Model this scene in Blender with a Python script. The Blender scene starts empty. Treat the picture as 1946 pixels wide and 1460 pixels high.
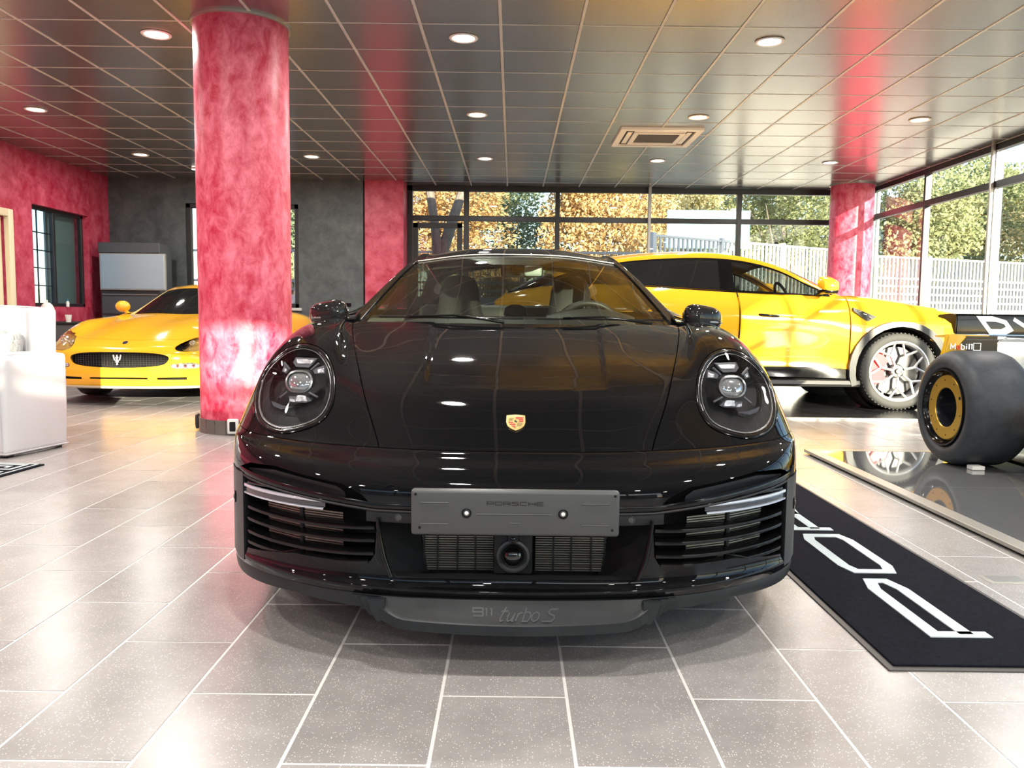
import bpy, bmesh, math, random
import numpy as np
from mathutils import Vector, Matrix
random.seed(7)
PI = math.pi
SC = bpy.context.scene
COL = SC.collection
# ---------------------------------------------------------------- camera
cam_d = bpy.data.cameras.new('camera'); cam = bpy.data.objects.new('camera', cam_d); COL.objects.link(cam)
F_PX, PITCH, ROLL, CAM_H = 1536.5, 0.08572, 0.01181, 0.9235
cam_d.sensor_width = 36.0; cam_d.lens = F_PX * 36.0 / 1946.0; cam_d.clip_start = 0.05; cam_d.clip_end = 300
fw = Vector((0, math.cos(PITCH), -math.sin(PITCH))); rt = Vector((1, 0, 0)); up = rt.cross(fw)
r2 = rt * math.cos(ROLL) + up * math.sin(ROLL); u2 = -rt * math.sin(ROLL) + up * math.cos(ROLL)
cam.matrix_world = Matrix(((r2.x, u2.x, -fw.x, 0), (r2.y, u2.y, -fw.y, 0), (r2.z, u2.z, -fw.z, CAM_H), (0, 0, 0, 1)))
SC.camera = cam
# ---------------------------------------------------------------- light
SC.view_settings.view_transform = 'Standard'; SC.view_settings.look = 'None'
SC.view_settings.gamma = 1.0; SC.view_settings.use_curve_mapping = False
SC.view_settings.exposure = 0.40
w = bpy.data.worlds.new('sky'); SC.world = w; w.use_nodes = True
nt = w.node_tree; nt.nodes.clear()
sky = nt.nodes.new('ShaderNodeTexSky'); sky.sky_type = 'NISHITA'; sky.sun_disc = False
sky.sun_elevation = math.radians(24); sky.sun_rotation = math.radians(160); sky.air_density = 1.0; sky.dust_density = 0.6; sky.ozone_density = 1.2
bg = nt.nodes.new('ShaderNodeBackground'); bg.inputs['Strength'].default_value = 0.32
out = nt.nodes.new('ShaderNodeOutputWorld')
nt.links.new(sky.outputs[0], bg.inputs[0]); nt.links.new(bg.outputs[0], out.inputs[0])
SUN_EL = math.radians(10.8)
sd = Vector((-.342 * math.cos(SUN_EL), .940 * math.cos(SUN_EL), -math.sin(SUN_EL)))
sun_d = bpy.data.lights.new('sun', 'SUN'); sun_d.energy = 17.0; sun_d.angle = math.radians(0.6); sun_d.color = (1.0, .87, .66)
sun = bpy.data.objects.new('sun', sun_d); COL.objects.link(sun)
sun.rotation_euler = sd.to_track_quat('-Z', 'Y').to_euler(); sun.location = (8, -22, 9)
DOWNLIGHT_W = 18.0

# ---------------------------------------------------------------- materials
MATS = {}
def mat(name, color=(.5, .5, .5), rough=.5, metal=0.0, coat=0.0, emit=None, estr=1.0, spec=None, alpha=None, trans=0.0, ior=None, sheen=0.0, noise=None, bump=None, coat_rough=.02):
    """noise=(scale, color2, detail, lo, hi[, stretch]) mixes a second colour; bump=(scale, strength, dist)"""
    if name in MATS: return MATS[name]
    m = bpy.data.materials.new(name); m.use_nodes = True; MATS[name] = m
    n = m.node_tree; b = n.nodes['Principled BSDF']
    b.inputs['Base Color'].default_value = (*color, 1); b.inputs['Roughness'].default_value = rough
    b.inputs['Metallic'].default_value = metal; b.inputs['Coat Weight'].default_value = coat; b.inputs['Coat Roughness'].default_value = coat_rough
    b.inputs['Transmission Weight'].default_value = trans; b.inputs['Sheen Weight'].default_value = sheen
    if ior: b.inputs['IOR'].default_value = ior
    if spec is not None: b.inputs['Specular IOR Level'].default_value = spec
    if emit: b.inputs['Emission Color'].default_value = (*emit, 1); b.inputs['Emission Strength'].default_value = estr
    tc = None
    if noise or bump:
        tc = n.nodes.new('ShaderNodeTexCoord')
    if noise:
        sc, c2, det, lo, hi = noise[:5]
        mp = n.nodes.new('ShaderNodeMapping'); n.links.new(tc.outputs['Object'], mp.inputs[0])
        if len(noise) > 5: mp.inputs['Scale'].default_value = noise[5]
        t = n.nodes.new('ShaderNodeTexNoise'); t.inputs['Scale'].default_value = sc; t.inputs['Detail'].default_value = det; t.inputs['Distortion'].default_value = .35; t.inputs['Roughness'].default_value = .7
        n.links.new(mp.outputs[0], t.inputs['Vector'])
        r = n.nodes.new('ShaderNodeMapRange'); r.inputs[1].default_value = lo; r.inputs[2].default_value = hi
        n.links.new(t.outputs['Fac'], r.inputs[0])
        mx = n.nodes.new('ShaderNodeMix'); mx.data_type = 'RGBA'
        mx.inputs['A'].default_value = (*color, 1); mx.inputs['B'].default_value = (*c2, 1)
        n.links.new(r.outputs[0], mx.inputs['Factor']); n.links.new(mx.outputs['Result'], b.inputs['Base Color'])
        m['mix'] = mx.name
    if bump:
        t2 = n.nodes.new('ShaderNodeTexNoise'); t2.inputs['Scale'].default_value = bump[0]; t2.inputs['Detail'].default_value = 4
        n.links.new(tc.outputs['Object'], t2.inputs['Vector'])
        bp = n.nodes.new('ShaderNodeBump'); bp.inputs['Strength'].default_value = bump[1]; bp.inputs['Distance'].default_value = bump[2]
        n.links.new(t2.outputs['Fac'], bp.inputs['Height']); n.links.new(bp.outputs[0], b.inputs['Normal'])
    return m

def glass_mat(name, tint=(.92, .96, .95), f0=.08, rough=0.0, frost=0.0):
    """thin pane: transparent body with a fresnel mirror on top"""
    if name in MATS: return MATS[name]
    m = bpy.data.materials.new(name); m.use_nodes = True; MATS[name] = m
    n = m.node_tree; n.nodes.clear()
    o = n.nodes.new('ShaderNodeOutputMaterial'); t = n.nodes.new('ShaderNodeBsdfTransparent'); t.inputs[0].default_value = (*tint, 1)
    g = n.nodes.new('ShaderNodeBsdfGlossy'); g.inputs['Roughness'].default_value = rough
    lw = n.nodes.new('ShaderNodeFresnel'); geo = n.nodes.new('ShaderNodeNewGeometry'); lerp = n.nodes.new('ShaderNodeMix'); lerp.data_type = 'FLOAT'
    lerp.inputs[2].default_value = 1.45; lerp.inputs[3].default_value = 1.0 / 1.45      # same reflectance from both faces of the thin pane
    n.links.new(geo.outputs['Backfacing'], lerp.inputs[0]); n.links.new(lerp.outputs[0], lw.inputs['IOR'])
    ma = n.nodes.new('ShaderNodeMath'); ma.operation = 'ADD'; ma.inputs[1].default_value = f0 - .035; ma.use_clamp = True
    mx = n.nodes.new('ShaderNodeMixShader'); n.links.new(lw.outputs[0], ma.inputs[0]); n.links.new(ma.outputs[0], mx.inputs[0])
    n.links.new(t.outputs[0], mx.inputs[1]); n.links.new(g.outputs[0], mx.inputs[2]); n.links.new(mx.outputs[0], o.inputs[0])
    return m

def speckle_mat(name, c1, c2, grain, rough, vary=.12):
    """stone tile: mottled, per-tile tone, fine pale grains"""
    m = bpy.data.materials.new(name); m.use_nodes = True; MATS[name] = m
    n = m.node_tree; b = n.nodes['Principled BSDF']; L = n.links.new
    ge = n.nodes.new('ShaderNodeNewGeometry'); oi = n.nodes.new('ShaderNodeObjectInfo')
    t1 = n.nodes.new('ShaderNodeTexNoise'); t1.inputs['Scale'].default_value = 5; t1.inputs['Detail'].default_value = 9; t1.inputs['Roughness'].default_value = .7
    L(ge.outputs['Position'], t1.inputs['Vector'])
    mx = n.nodes.new('ShaderNodeMix'); mx.data_type = 'RGBA'; mx.inputs['A'].default_value = (*c1, 1); mx.inputs['B'].default_value = (*c2, 1)
    r = n.nodes.new('ShaderNodeMapRange'); r.inputs[1].default_value = .35; r.inputs[2].default_value = .68; L(t1.outputs['Fac'], r.inputs[0]); L(r.outputs[0], mx.inputs['Factor'])
    add = n.nodes.new('ShaderNodeMath'); add.operation = 'ADD'; L(oi.outputs['Random'], add.inputs[0]); L(ge.outputs['Random Per Island'], add.inputs[1])
    fr = n.nodes.new('ShaderNodeMath'); fr.operation = 'FRACT'; L(add.outputs[0], fr.inputs[0])
    mr = n.nodes.new('ShaderNodeMapRange'); mr.inputs[3].default_value = 1 - vary; mr.inputs[4].default_value = 1 + vary; L(fr.outputs[0], mr.inputs[0])
    mul = n.nodes.new('ShaderNodeVectorMath'); mul.operation = 'SCALE'; L(mx.outputs['Result'], mul.inputs[0]); L(mr.outputs[0], mul.inputs['Scale'])
    v = n.nodes.new('ShaderNodeTexVoronoi'); v.inputs['Scale'].default_value = 185; L(ge.outputs['Position'], v.inputs['Vector'])
    gr = n.nodes.new('ShaderNodeMapRange'); gr.inputs[1].default_value = .30; gr.inputs[2].default_value = .16; L(v.outputs['Distance'], gr.inputs[0])
    sep = n.nodes.new('ShaderNodeSeparateColor'); L(v.outputs['Color'], sep.inputs[0])
    th = n.nodes.new('ShaderNodeMath'); th.operation = 'GREATER_THAN'; th.inputs[1].default_value = .55; L(sep.outputs[0], th.inputs[0])
    gm = n.nodes.new('ShaderNodeMath'); gm.operation = 'MULTIPLY'; L(gr.outputs[0], gm.inputs[0]); L(th.outputs[0], gm.inputs[1]); gm.use_clamp = True
    gm2 = n.nodes.new('ShaderNodeMath'); gm2.operation = 'MULTIPLY'; gm2.inputs[1].default_value = .75; L(gm.outputs[0], gm2.inputs[0])
    m2 = n.nodes.new('ShaderNodeMix'); m2.data_type = 'RGBA'; L(mul.outputs[0], m2.inputs['A']); m2.inputs['B'].default_value = (*grain, 1); L(gm2.outputs[0], m2.inputs['Factor'])
    L(m2.outputs['Result'], b.inputs['Base Color'])
    rr = n.nodes.new('ShaderNodeMapRange'); rr.inputs[3].default_value = rough - .01; rr.inputs[4].default_value = rough + .02; L(t1.outputs['Fac'], rr.inputs[0]); L(rr.outputs[0], b.inputs['Roughness'])
    b.inputs['Specular IOR Level'].default_value = .6
    bp = n.nodes.new('ShaderNodeBump'); bp.inputs['Strength'].default_value = .06; bp.inputs['Distance'].default_value = .0015
    t3 = n.nodes.new('ShaderNodeTexNoise'); t3.inputs['Scale'].default_value = 45; t3.inputs['Detail'].default_value = 6; L(ge.outputs['Position'], t3.inputs['Vector']); L(t3.outputs['Fac'], bp.inputs['Height']); L(bp.outputs[0], b.inputs['Normal'])
    return m

# ---------------------------------------------------------------- mesh helpers
def link(name, me, m=None, parent=None, angle=35, kind=None, label=None):
    if m is not None:
        for x in (m if isinstance(m, (list, tuple)) else [m]): me.materials.append(x)
    o = bpy.data.objects.new(name, me); COL.objects.link(o)
    if parent is not None: o.parent = parent
    if kind: o['kind'] = kind
    if label: o['label'] = label
    return o
def done(bm, name, m=None, parent=None, angle=35, kind=None, label=None, recalc=True):
    if recalc: bmesh.ops.recalc_face_normals(bm, faces=bm.faces)
    me = bpy.data.meshes.new(name); bm.to_mesh(me); bm.free()
    for p in me.polygons: p.use_smooth = True
    me.set_sharp_from_angle(angle=math.radians(angle))
    return link(name, me, m, parent, angle, kind, label)
def thing(name, label, cat, loc=(0, 0, 0), rz=0.0, group=None):
    o = bpy.data.objects.new(name, None); COL.objects.link(o); o.empty_display_size = .1
    o.location = loc; o.rotation_euler = (0, 0, rz); o['label'] = label; o['category'] = cat
    if group: o['group'] = group
    return o
def tag(o, label, cat, group=None):
    o['label'] = label; o['category'] = cat
    if group: o['group'] = group
    return o
def struct(o): o['kind'] = 'structure'; return o
def dup(root, loc, rz=None, label=None, group=None):
    r = root.copy(); COL.objects.link(r); r.location = loc
    if rz is not None: r.rotation_euler = (0, 0, rz)
    if label: r['label'] = label
    if group: r['group'] = group
    def kids(a, b):
        for ch in list(a.children):
            c = ch.copy(); COL.objects.link(c); c.parent = b; kids(ch, c)
    kids(root, r); return r
def NB(): return bmesh.new()
def add_box(bm, a, b, bev=0.0, seg=1, M=None):
    x0, y0, z0 = a; x1, y1, z1 = b
    r = bmesh.ops.create_cube(bm, size=1.0); vs = r['verts']
    for v in vs: v.co = Vector(((x0 + x1) / 2 + v.co.x * (x1 - x0), (y0 + y1) / 2 + v.co.y * (y1 - y0), (z0 + z1) / 2 + v.co.z * (z1 - z0)))
    if bev > 0:
        es = list({e for v in vs for e in v.link_edges})
        rr = bmesh.ops.bevel(bm, geom=es, offset=bev, segments=seg, affect='EDGES', profile=.5)
        vs = list({v for f in rr['faces'] for v in f.verts} | {v for v in vs if v.is_valid})
    if M is not None:
        bmesh.ops.transform(bm, matrix=M, verts=[v for v in vs if v.is_valid])
    return vs
def frame_axes(d):
    d = Vector(d).normalized(); a = Vector((0, 0, 1)) if abs(d.z) < .9 else Vector((1, 0, 0))
    x = d.cross(a).normalized(); y = d.cross(x).normalized(); return x, y, d
def add_lathe(bm, prof, c=(0, 0, 0), axis=(0, 0, 1), n=32, a0=0.0, a1=2 * PI, xref=None):
    """prof: list of (radius, height along axis)"""
    x, y, d = frame_axes(axis)
    if xref is not None: x = Vector(xref).normalized(); y = d.cross(x)
    c = Vector(c); full = abs(a1 - a0 - 2 * PI) < 1e-6; k = n if full else n + 1; rings = []
    for r, h in prof:
        if r < 1e-6: rings.append([bm.verts.new(c + d * h)]); continue
        rings.append([bm.verts.new(c + d * h + x * (r * math.cos(a0 + (a1 - a0) * i / n)) + y * (r * math.sin(a0 + (a1 - a0) * i / n))) for i in range(k)])
    for A, B in zip(rings, rings[1:]):
        for i in range(n):
            j = (i + 1) % k
            q = [A[i % len(A)], A[j % len(A)], B[j % len(B)], B[i % len(B)]]
            u = []
            for v in q:
                if v not in u: u.append(v)
            if len(u) > 2:
                try: bm.faces.new(u)
                except ValueError: pass
def add_tube(bm, pts, r, n=8, closed=False, cap=True, flat=None):
    pts = [Vector(p) for p in pts]; K = len(pts); rings = []; px = None
    for i, p in enumerate(pts):
        if closed: d = pts[(i + 1) % K] - pts[i - 1]
        else: d = pts[min(i + 1, K - 1)] - pts[max(i - 1, 0)]
        d.normalize()
        if px is None: x, y, _ = frame_axes(d)
        else:
            x = (px - d * px.dot(d)).normalized(); y = d.cross(x).normalized()
        px = x; rr = r[i] if isinstance(r, (list, tuple)) else r
        fy = flat if flat else 1.0
        rings.append([bm.verts.new(p + x * (rr * math.cos(2 * PI * k / n)) + y * (rr * fy * math.sin(2 * PI * k / n))) for k in range(n)])
    rng = range(K) if closed else range(K - 1)
    for i in rng:
        A, B = rings[i], rings[(i + 1) % K]
        for k in range(n): bm.faces.new((A[k], A[(k + 1) % n], B[(k + 1) % n], B[k]))
    if cap and not closed:
        bm.faces.new(rings[0][::-1]); bm.faces.new(rings[-1])
def add_prism(bm, poly, fn, d0, d1):
    """poly 2-D; fn(u, v, d) -> 3-D; solid between d0 and d1"""
    A = [bm.verts.new(fn(u, v, d0)) for u, v in poly]; B = [bm.verts.new(fn(u, v, d1)) for u, v in poly]
    bm.faces.new(A[::-1]); bm.faces.new(B)
    for i in range(len(poly)):
        j = (i + 1) % len(poly); bm.faces.new((A[i], A[j], B[j], B[i]))
def add_stroke(bm, pts, w, fn, d0, d1, closed=False):
    """flat stroke of width w along 2-D points, mitred, extruded d0..d1"""
    P = [Vector((p[0], p[1])) for p in pts]; n = len(P); Lf, Rt = [], []
    for i in range(n):
        a = P[i - 1] if (i > 0 or closed) else None; c = P[(i + 1) % n] if (i < n - 1 or closed) else None
        d1_ = (P[i] - a).normalized() if a is not None else (c - P[i]).normalized()
        d2_ = (c - P[i]).normalized() if c is not None else d1_
        t = (d1_ + d2_); t = t.normalized() if t.length > 1e-6 else d1_
        nn = Vector((-t.y, t.x)); k = w / 2 / max(.45, nn.dot(Vector((-d1_.y, d1_.x))))
        Lf.append(P[i] + nn * k); Rt.append(P[i] - nn * k)
    rows = [[bm.verts.new(fn(q.x, q.y, d)) for q in (l, r) for d in (d0, d1)] for l, r in zip(Lf, Rt)]
    m = n if closed else n - 1
    for i in range(m):
        a, b = rows[i], rows[(i + 1) % n]   # a = [L0, L1, R0, R1]
        bm.faces.new((a[1], b[1], b[3], a[3])); bm.faces.new((a[0], a[2], b[2], b[0]))
        bm.faces.new((a[0], b[0], b[1], a[1])); bm.faces.new((a[2], a[3], b[3], b[2]))
    if not closed:
        for a in (rows[0], rows[-1]): bm.faces.new((a[0], a[1], a[3], a[2]))
def arc(cx, cy, rx, ry, a0, a1, n):
    return [(cx + rx * math.cos(math.radians(a0 + (a1 - a0) * i / n)), cy + ry * math.sin(math.radians(a0 + (a1 - a0) * i / n))) for i in range(n + 1)]
def box_obj(name, a, b, m, parent=None, bev=0.0, seg=1, kind=None, label=None):
    bm = NB(); add_box(bm, a, b, bev, seg); return done(bm, name, m, parent, kind=kind, label=label)

H = 3.086
XL, XR, YB, YD, YR = -6.61, 5.92, 13.85, 13.37, -4.6
# common materials
M_red = mat('red_plaster', (.36, .012, .042), .45, noise=(5.0, (.58, .10, .16), 13, .38, .66), bump=(30, .15, .004))
M_redc = mat('red_plaster_column', (.50, .012, .050), .42, noise=(9.0, (.82, .19, .27), 14, .38, .66, (1.15, 1.15, .7)), bump=(26, .2, .005))
M_dark = mat('slate_plaster', (.040, .050, .053), .55, noise=(4.5, (.095, .112, .118), 12, .35, .7), bump=(25, .15, .004))
M_frame = mat('anthracite_aluminium', (.025, .027, .030), .4, .3)
M_frame2 = mat('pale_aluminium', (.38, .38, .37), .35, .5)
M_glass = glass_mat('window_glass', (.90, .95, .94), .05)
M_white = mat('white_paint', (.8, .79, .76), .5)

# ---------------------------------------------------------------- floor
M_grout = mat('grout', (.60, .58, .56), .7)
floor = struct(box_obj('floor', (XL - .1, YR - .1, -.16), (XR + .1, YB + .1, -.0012), M_grout))
M_tile = speckle_mat('floor_tile', (.250, .238, .230), (.315, .299, .289), (.80, .77, .72), .26)
TW, TL, X0T, Y0T = .304, .605, -.1625, 1.586
def project(x, y, z):
    d = Vector((x, y, z - CAM_H)); zz = d.dot(fw)
    return (973 + F_PX * d.dot(r2) / zz, 730 - F_PX * d.dot(u2) / zz, zz) if zz > .05 else None
bm = NB(); add_box(bm, (-.1495, -.3, -.0095), (.1495, .3, 0), 0)
top = [v for v in bm.verts if v.co.z > -.001]
for v in top: v.co.x *= .988; v.co.y *= .995
tile_o = done(bm, 'tile', M_tile, floor); tile_me = tile_o.data; bpy.data.objects.remove(tile_o)
cand = []
for k in range(-22, 21):
    x = X0T + (k + .5) * TW
    yo = Y0T + (0 if k % 2 else .5 * TL)
    for j in range(-11, 21):
        y = yo + (j + .5) * TL
        if x < XL + .1 or x > XR - .1 or y < YR + .1 or y > YB: continue
        pr_ = [project(x + a * TW / 2, y + b * TL / 2, 0) for a in (-1, 1) for b in (-1, 1)]
        sc_ = 1e9 + x * x + y * y
        if any(p and -20 < p[0] < 1966 and 500 < p[1] < 1480 for p in pr_): sc_ = x * x + (y - .3) ** 2
        hid = (-.95 < x < .95 and 2.4 < y < 6.6) or (-4.5 < x < -2.6 and y > 7.8) or (x > 2.05 and 2.9 < y < 5.5)
        if hid and sc_ < 1e8: sc_ += 500
        cand.append((sc_, x, y))
cand.sort()
for i, (s, x, y) in enumerate(cand[:290]):
    o = bpy.data.objects.new('tile', tile_me); COL.objects.link(o); o.parent = floor; o.location = (x, y, random.uniform(-.0004, .0004))
V, Fc = [], []
src = [tuple(v.co) for v in tile_me.vertices]; sf = [tuple(p.vertices) for p in tile_me.polygons]
for s, x, y in cand[290:]:
    b = len(V); V += [(a + x, c + y, d) for a, c, d in src]; Fc += [tuple(q + b for q in f) for f in sf]
me = bpy.data.meshes.new('tiles'); me.from_pydata(V, [], Fc); link('distant_tiles', me, M_tile, floor, kind='stuff')
# the floor box with a steel flap, right of the mat
# ---------------------------------------------------------------- ceiling
M_cslab = mat('ceiling_void', (.10, .10, .095), .8)
ceiling = struct(box_obj('ceiling', (XL - .1, YR - .1, H + .02), (XR + .1, YB + .1, H + .2), M_cslab))
M_panel = mat('satin_ceiling_panel', (.33, .322, .30), .25, .80, noise=(.6, (.37, .355, .33), 2, .3, .7))
M_bar = mat('ceiling_bar', (.66, .64, .60), .38, .3)
bm = NB(); add_box(bm, (-.2885, -.2945, -.012), (.2885, .2945, .0115), .004)
for v in bm.verts:
    v.co.z += 0.0
pan_o = done(bm, 'ceiling_panel', M_panel, ceiling); pan_me = pan_o.data; bpy.data.objects.remove(pan_o)
CX0, CY0 = -.1168, 6.2272
cand = []
for i in range(-12, 11):
    for j in range(-19, 14):
        x = CX0 + (i + .5) * .6; y = CY0 + (j + .5) * .6
        if x < XL - .2 or x > XR + .2 or y < YR or y > YB - .1: continue
        p = project(x, y, H)
        vis = p and -60 < p[0] < 2006 and -40 < p[1] < 400
        if (-2.6 < x < -1.6 and 5.7 < y < 6.7): pass
        cand.append((0 if vis else 1000, x * x + y * y, x, y))
cand.sort()
def clampx(x): return x
for i, (a, s, x, y) in enumerate(cand[:290]):
    o = bpy.data.objects.new('ceiling_panel', pan_me); COL.objects.link(o); o.parent = ceiling
    o.location = (x, y, H); o.rotation_euler = (random.uniform(-.002, .002), random.uniform(-.002, .002), 0)
V, Fc = [], []
src = [tuple(v.co) for v in pan_me.vertices]; sf = [tuple(p.vertices) for p in pan_me.polygons]
for q, s, x, y in cand[290:]:
    b = len(V); V += [(a + x, c + y, d + H) for a, c, d in src]; Fc += [tuple(t + b for t in f) for f in sf]
me = bpy.data.meshes.new('more_panels'); me.from_pydata(V, [], Fc); link('hidden_panels', me, M_panel, ceiling, kind='stuff')
for i in range(-10, 11):
    x = CX0 + i * .6
    if x < XL or x > XR: continue
    bm = NB(); add_box(bm, (x - .0115, YR, H - .0165), (x + .0115, YB, H + .02), .002); done(bm, 'ceiling_rail', M_bar, ceiling)
for j in range(-17, 13):
    y = CY0 + j * .6
    bm = NB(); add_box(bm, (XL, y - .0065, H - .0145), (XR, y + .0065, H + .02), 0); done(bm, 'cross_rail', M_bar, ceiling)

# ---------------------------------------------------------------- walls
def wall_with_holes(name, m, axis, pos, thick, u0, u1, holes, z1=H + .05, z0=-.01):
    """axis 'x': wall plane x=pos, runs along y; 'y': plane y=pos, runs along x; holes [(ua, ub, za, zb)]"""
    bm = NB(); cuts = sorted({u0, u1} | {h[0] for h in holes} | {h[1] for h in holes})
    for a, b in zip(cuts, cuts[1:]):
        c = (a + b) / 2; hs = sorted([(h[2], h[3]) for h in holes if h[0] < c < h[1]]); z = z0; seg = []
        for lo, hi in hs: seg.append((z, lo)); z = hi
        seg.append((z, z1))
        for lo, hi in seg:
            if hi - lo < 1e-4: continue
            if axis == 'x': add_box(bm, (min(pos, pos + thick), a, lo), (max(pos, pos + thick), b, hi))
            else: add_box(bm, (a, min(pos, pos + thick), lo), (b, max(pos, pos + thick), hi))
    bmesh.ops.remove_doubles(bm, verts=bm.verts, dist=1e-4)
    return struct(done(bm, name, m))
# left wall: red plaster with the office window and the cream door
LW = (11.24, 12.72, .96, 2.365)
wall_left = wall_with_holes('wall_left', M_red, 'x', XL, -.22, YR, YD + .2, [(LW[0], LW[1], LW[2], LW[3]), (9.75, 10.66, -.01, 2.14)])
# dark back wall
DW = (-5.36, -3.52, .99, 2.67)
wall_back = wall_with_holes('wall_back', M_dark, 'y', YD, .3, XL, -2.46, [DW])
# red pier
struct(box_obj('wall_pier', (-2.43, YD - .03, 0), (-1.80, YB + .15, H + .02), M_red, bev=.004))
wall_right = wall_with_holes('wall_right', M_dark, 'x', XR + .02, .25, YR, -2.6, [])
wall_rear = wall_with_holes('wall_rear', M_dark, 'y', YR, -.25, XL, XR + .2, [(-5.6, 5.2, .25, 3.03)])

def window_frame(name, axis, pos, u0, u1, z0, z1, mull, trans, t=.06, depth=.09, m=None, glass=None, solid=(), parts_m=None, nocover=None):
    """frame object with children mullion / transom / pane"""
    m = m or M_frame; g = glass or M_glass; bm = NB()
    def bx(bm, ua, ub, za, zb, d0=-depth / 2, d1=depth / 2, bev=.004):
        if axis == 'x': add_box(bm, (pos + d0, ua, za), (pos + d1, ub, zb), bev)
        else: add_box(bm, (ua, pos + d0, za), (ub, pos + d1, zb), bev)
    bx(bm, u0, u1, z0, z0 + t); bx(bm, u0, u1, z1 - t, z1); bx(bm, u0, u0 + t, z0, z1); bx(bm, u1 - t, u1, z0, z1)
    root = struct(done(bm, name, m))
    for u, wd in mull:
        b2 = NB(); bx(b2, u - wd / 2, u + wd / 2, z0 + t, z1 - t); done(b2, 'mullion', m, root)
    for z, wd in trans:
        b2 = NB(); bx(b2, u0 + t, u1 - t, z - wd / 2, z + wd / 2, -depth / 2 + .004, depth / 2 - .004); done(b2, 'transom', m, root)
    us = [u0 + t] + sorted(u for u, _ in mull) + [u1 - t]; zs = [z0 + t] + sorted(z for z, _ in trans) + [z1 - t]
    for a, b in zip(us, us[1:]):
        for c, d in zip(zs, zs[1:]):
            b2 = NB(); 
            if axis == 'x': vs = [(pos, a, c), (pos, b, c), (pos, b, d), (pos, a, d)]
            else: vs = [(a, pos, c), (b, pos, c), (b, pos, d), (a, pos, d)]
            f = b2.faces.new([b2.verts.new(v) for v in vs]); 
            o = done(b2, 'pane', g, root, recalc=False)
    return root
# back glazing
window_1 = window_frame('window_1', 'y', YB, -1.80, 5.88, 0.0, 3.07, [(-.803, .09), (.733, .075), (3.796, .075)], [(2.53, .085)], t=.09)
bm = NB(); add_box(bm, (2.245, YB - .13, 0), (2.295, YB - .05, H), .006); done(bm, 'mullion_post', M_frame2, window_1, label='pale grey vertical post')
door_1 = window_frame('door_1', 'y', YB - .02, -1.70, -.87, 0.02, 2.45, [], [(1.0, .07)], t=.085, depth=.06)
bm = NB(); add_tube(bm, [(-.95, YB - .09, 1.05), (-.95, YB - .11, 1.05), (-1.07, YB - .11, 1.05)], .01); done(bm, 'door_handle', M_frame2, door_1)
# right glazing
window_2 = window_frame('window_2', 'x', XR, -2.6, 13.6, 0.0, 3.07, [(-.6, .07), (1.4, .07), (3.0, .07), (4.7, .07), (6.5, .07), (8.3, .07), (11.78, .05)], [(2.58, .085)], t=.08)
for y in (10.15,):
    bm = NB(); add_box(bm, (XR - .09, y - .075, 0), (XR - .05, y - .035, H), .006); done(bm, 'mullion_post', M_frame2, window_2)
    bm = NB(); add_box(bm, (XR + .02, y + .03, 0), (XR + .06, y + .065, H), .006); done(bm, 'mullion_post', M_frame2, window_2)
# rear glazing behind the viewer, and the clerestory
window_3 = window_frame('window_3', 'y', YR - .1, -5.6, 5.2, .25, 3.03, [(-3.4, .09), (-1.4, .09), (.42, .09), (3.1, .09)], [(.95, .08), (2.50, .06)], t=.04)
# office window in the left wall
window_4 = window_frame('window_4', 'x', XL - .12, LW[0], LW[1], LW[2], LW[3], [(11.93, .06)], [], t=.05, depth=.06, glass=glass_mat('office_glass', (.45, .55, .60), .10))
for z in (1.25, 1.5, 1.75, 2.0):
    bm = NB(); add_box(bm, (XL - .15, LW[0] + .05, z), (XL - .135, 11.9, z + .015)); done(bm, 'glazing_bar', M_frame, window_4)
bm = NB(); add_box(bm, (XL - .15, 11.57, LW[2]), (XL - .135, 11.585, LW[3])); done(bm, 'glazing_bar', M_frame, window_4)
# office behind it
box_obj('office_blind', (XL - .26, 11.95, .96), (XL - .23, 12.80, 2.36), mat('blind', (.50, .56, .48), .6), None, .004)
tag(bpy.data.objects['office_blind'], 'grey green blind hanging behind the right half of the office window', 'blind')
# dark window in the back wall
window_5 = window_frame('window_5', 'y', YD + .08, DW[0], DW[1], DW[2], DW[3], [(-4.44, .07)], [], t=.07, depth=.1)
struct(box_obj('trim_1', (DW[0] - .05, YD - .06, DW[2] - .045), (DW[1] + .05, YD + .06, DW[2]), mat('sill_stone', (.5, .5, .48), .5), bev=.005))
# cream door
M_cream = mat('cream_paint', (.75, .66, .46), .45)
bm = NB()
for a, b in (((XL - .03, 9.65, 0), (XL + .04, 9.76, 2.22)), ((XL - .03, 10.65, 0), (XL + .04, 10.76, 2.22)), ((XL - .03, 9.76, 2.12), (XL + .04, 10.65, 2.22))): add_box(bm, a, b, .012, 2)
door_2 = struct(done(bm, 'door_2', M_cream))
box_obj('door_leaf', (XL - .1, 9.78, .005), (XL - .05, 10.63, 2.11), M_cream, door_2, .004)
for z0_, z1_ in ((.2, .95), (1.08, 1.98)): box_obj('door_panel', (XL - .052, 9.92, z0_), (XL - .04, 10.49, z1_), M_cream, door_2, .006)
# skirting
M_skirt = speckle_mat('skirting_tile', (.09, .075, .065), (.15, .125, .11), (.3, .28, .26), .35)
struct(box_obj('baseboard_left', (XL, YR, 0), (XL + .012, 9.64, .09), M_skirt, bev=.002))
struct(box_obj('baseboard_left_2', (XL, 10.77, 0), (XL + .012, YD, .09), M_skirt, bev=.002)).name = 'trim_2'
struct(box_obj('baseboard_back', (XL + .01, YD - .012, 0), (-2.46, YD, .09), M_skirt, bev=.002))

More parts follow.
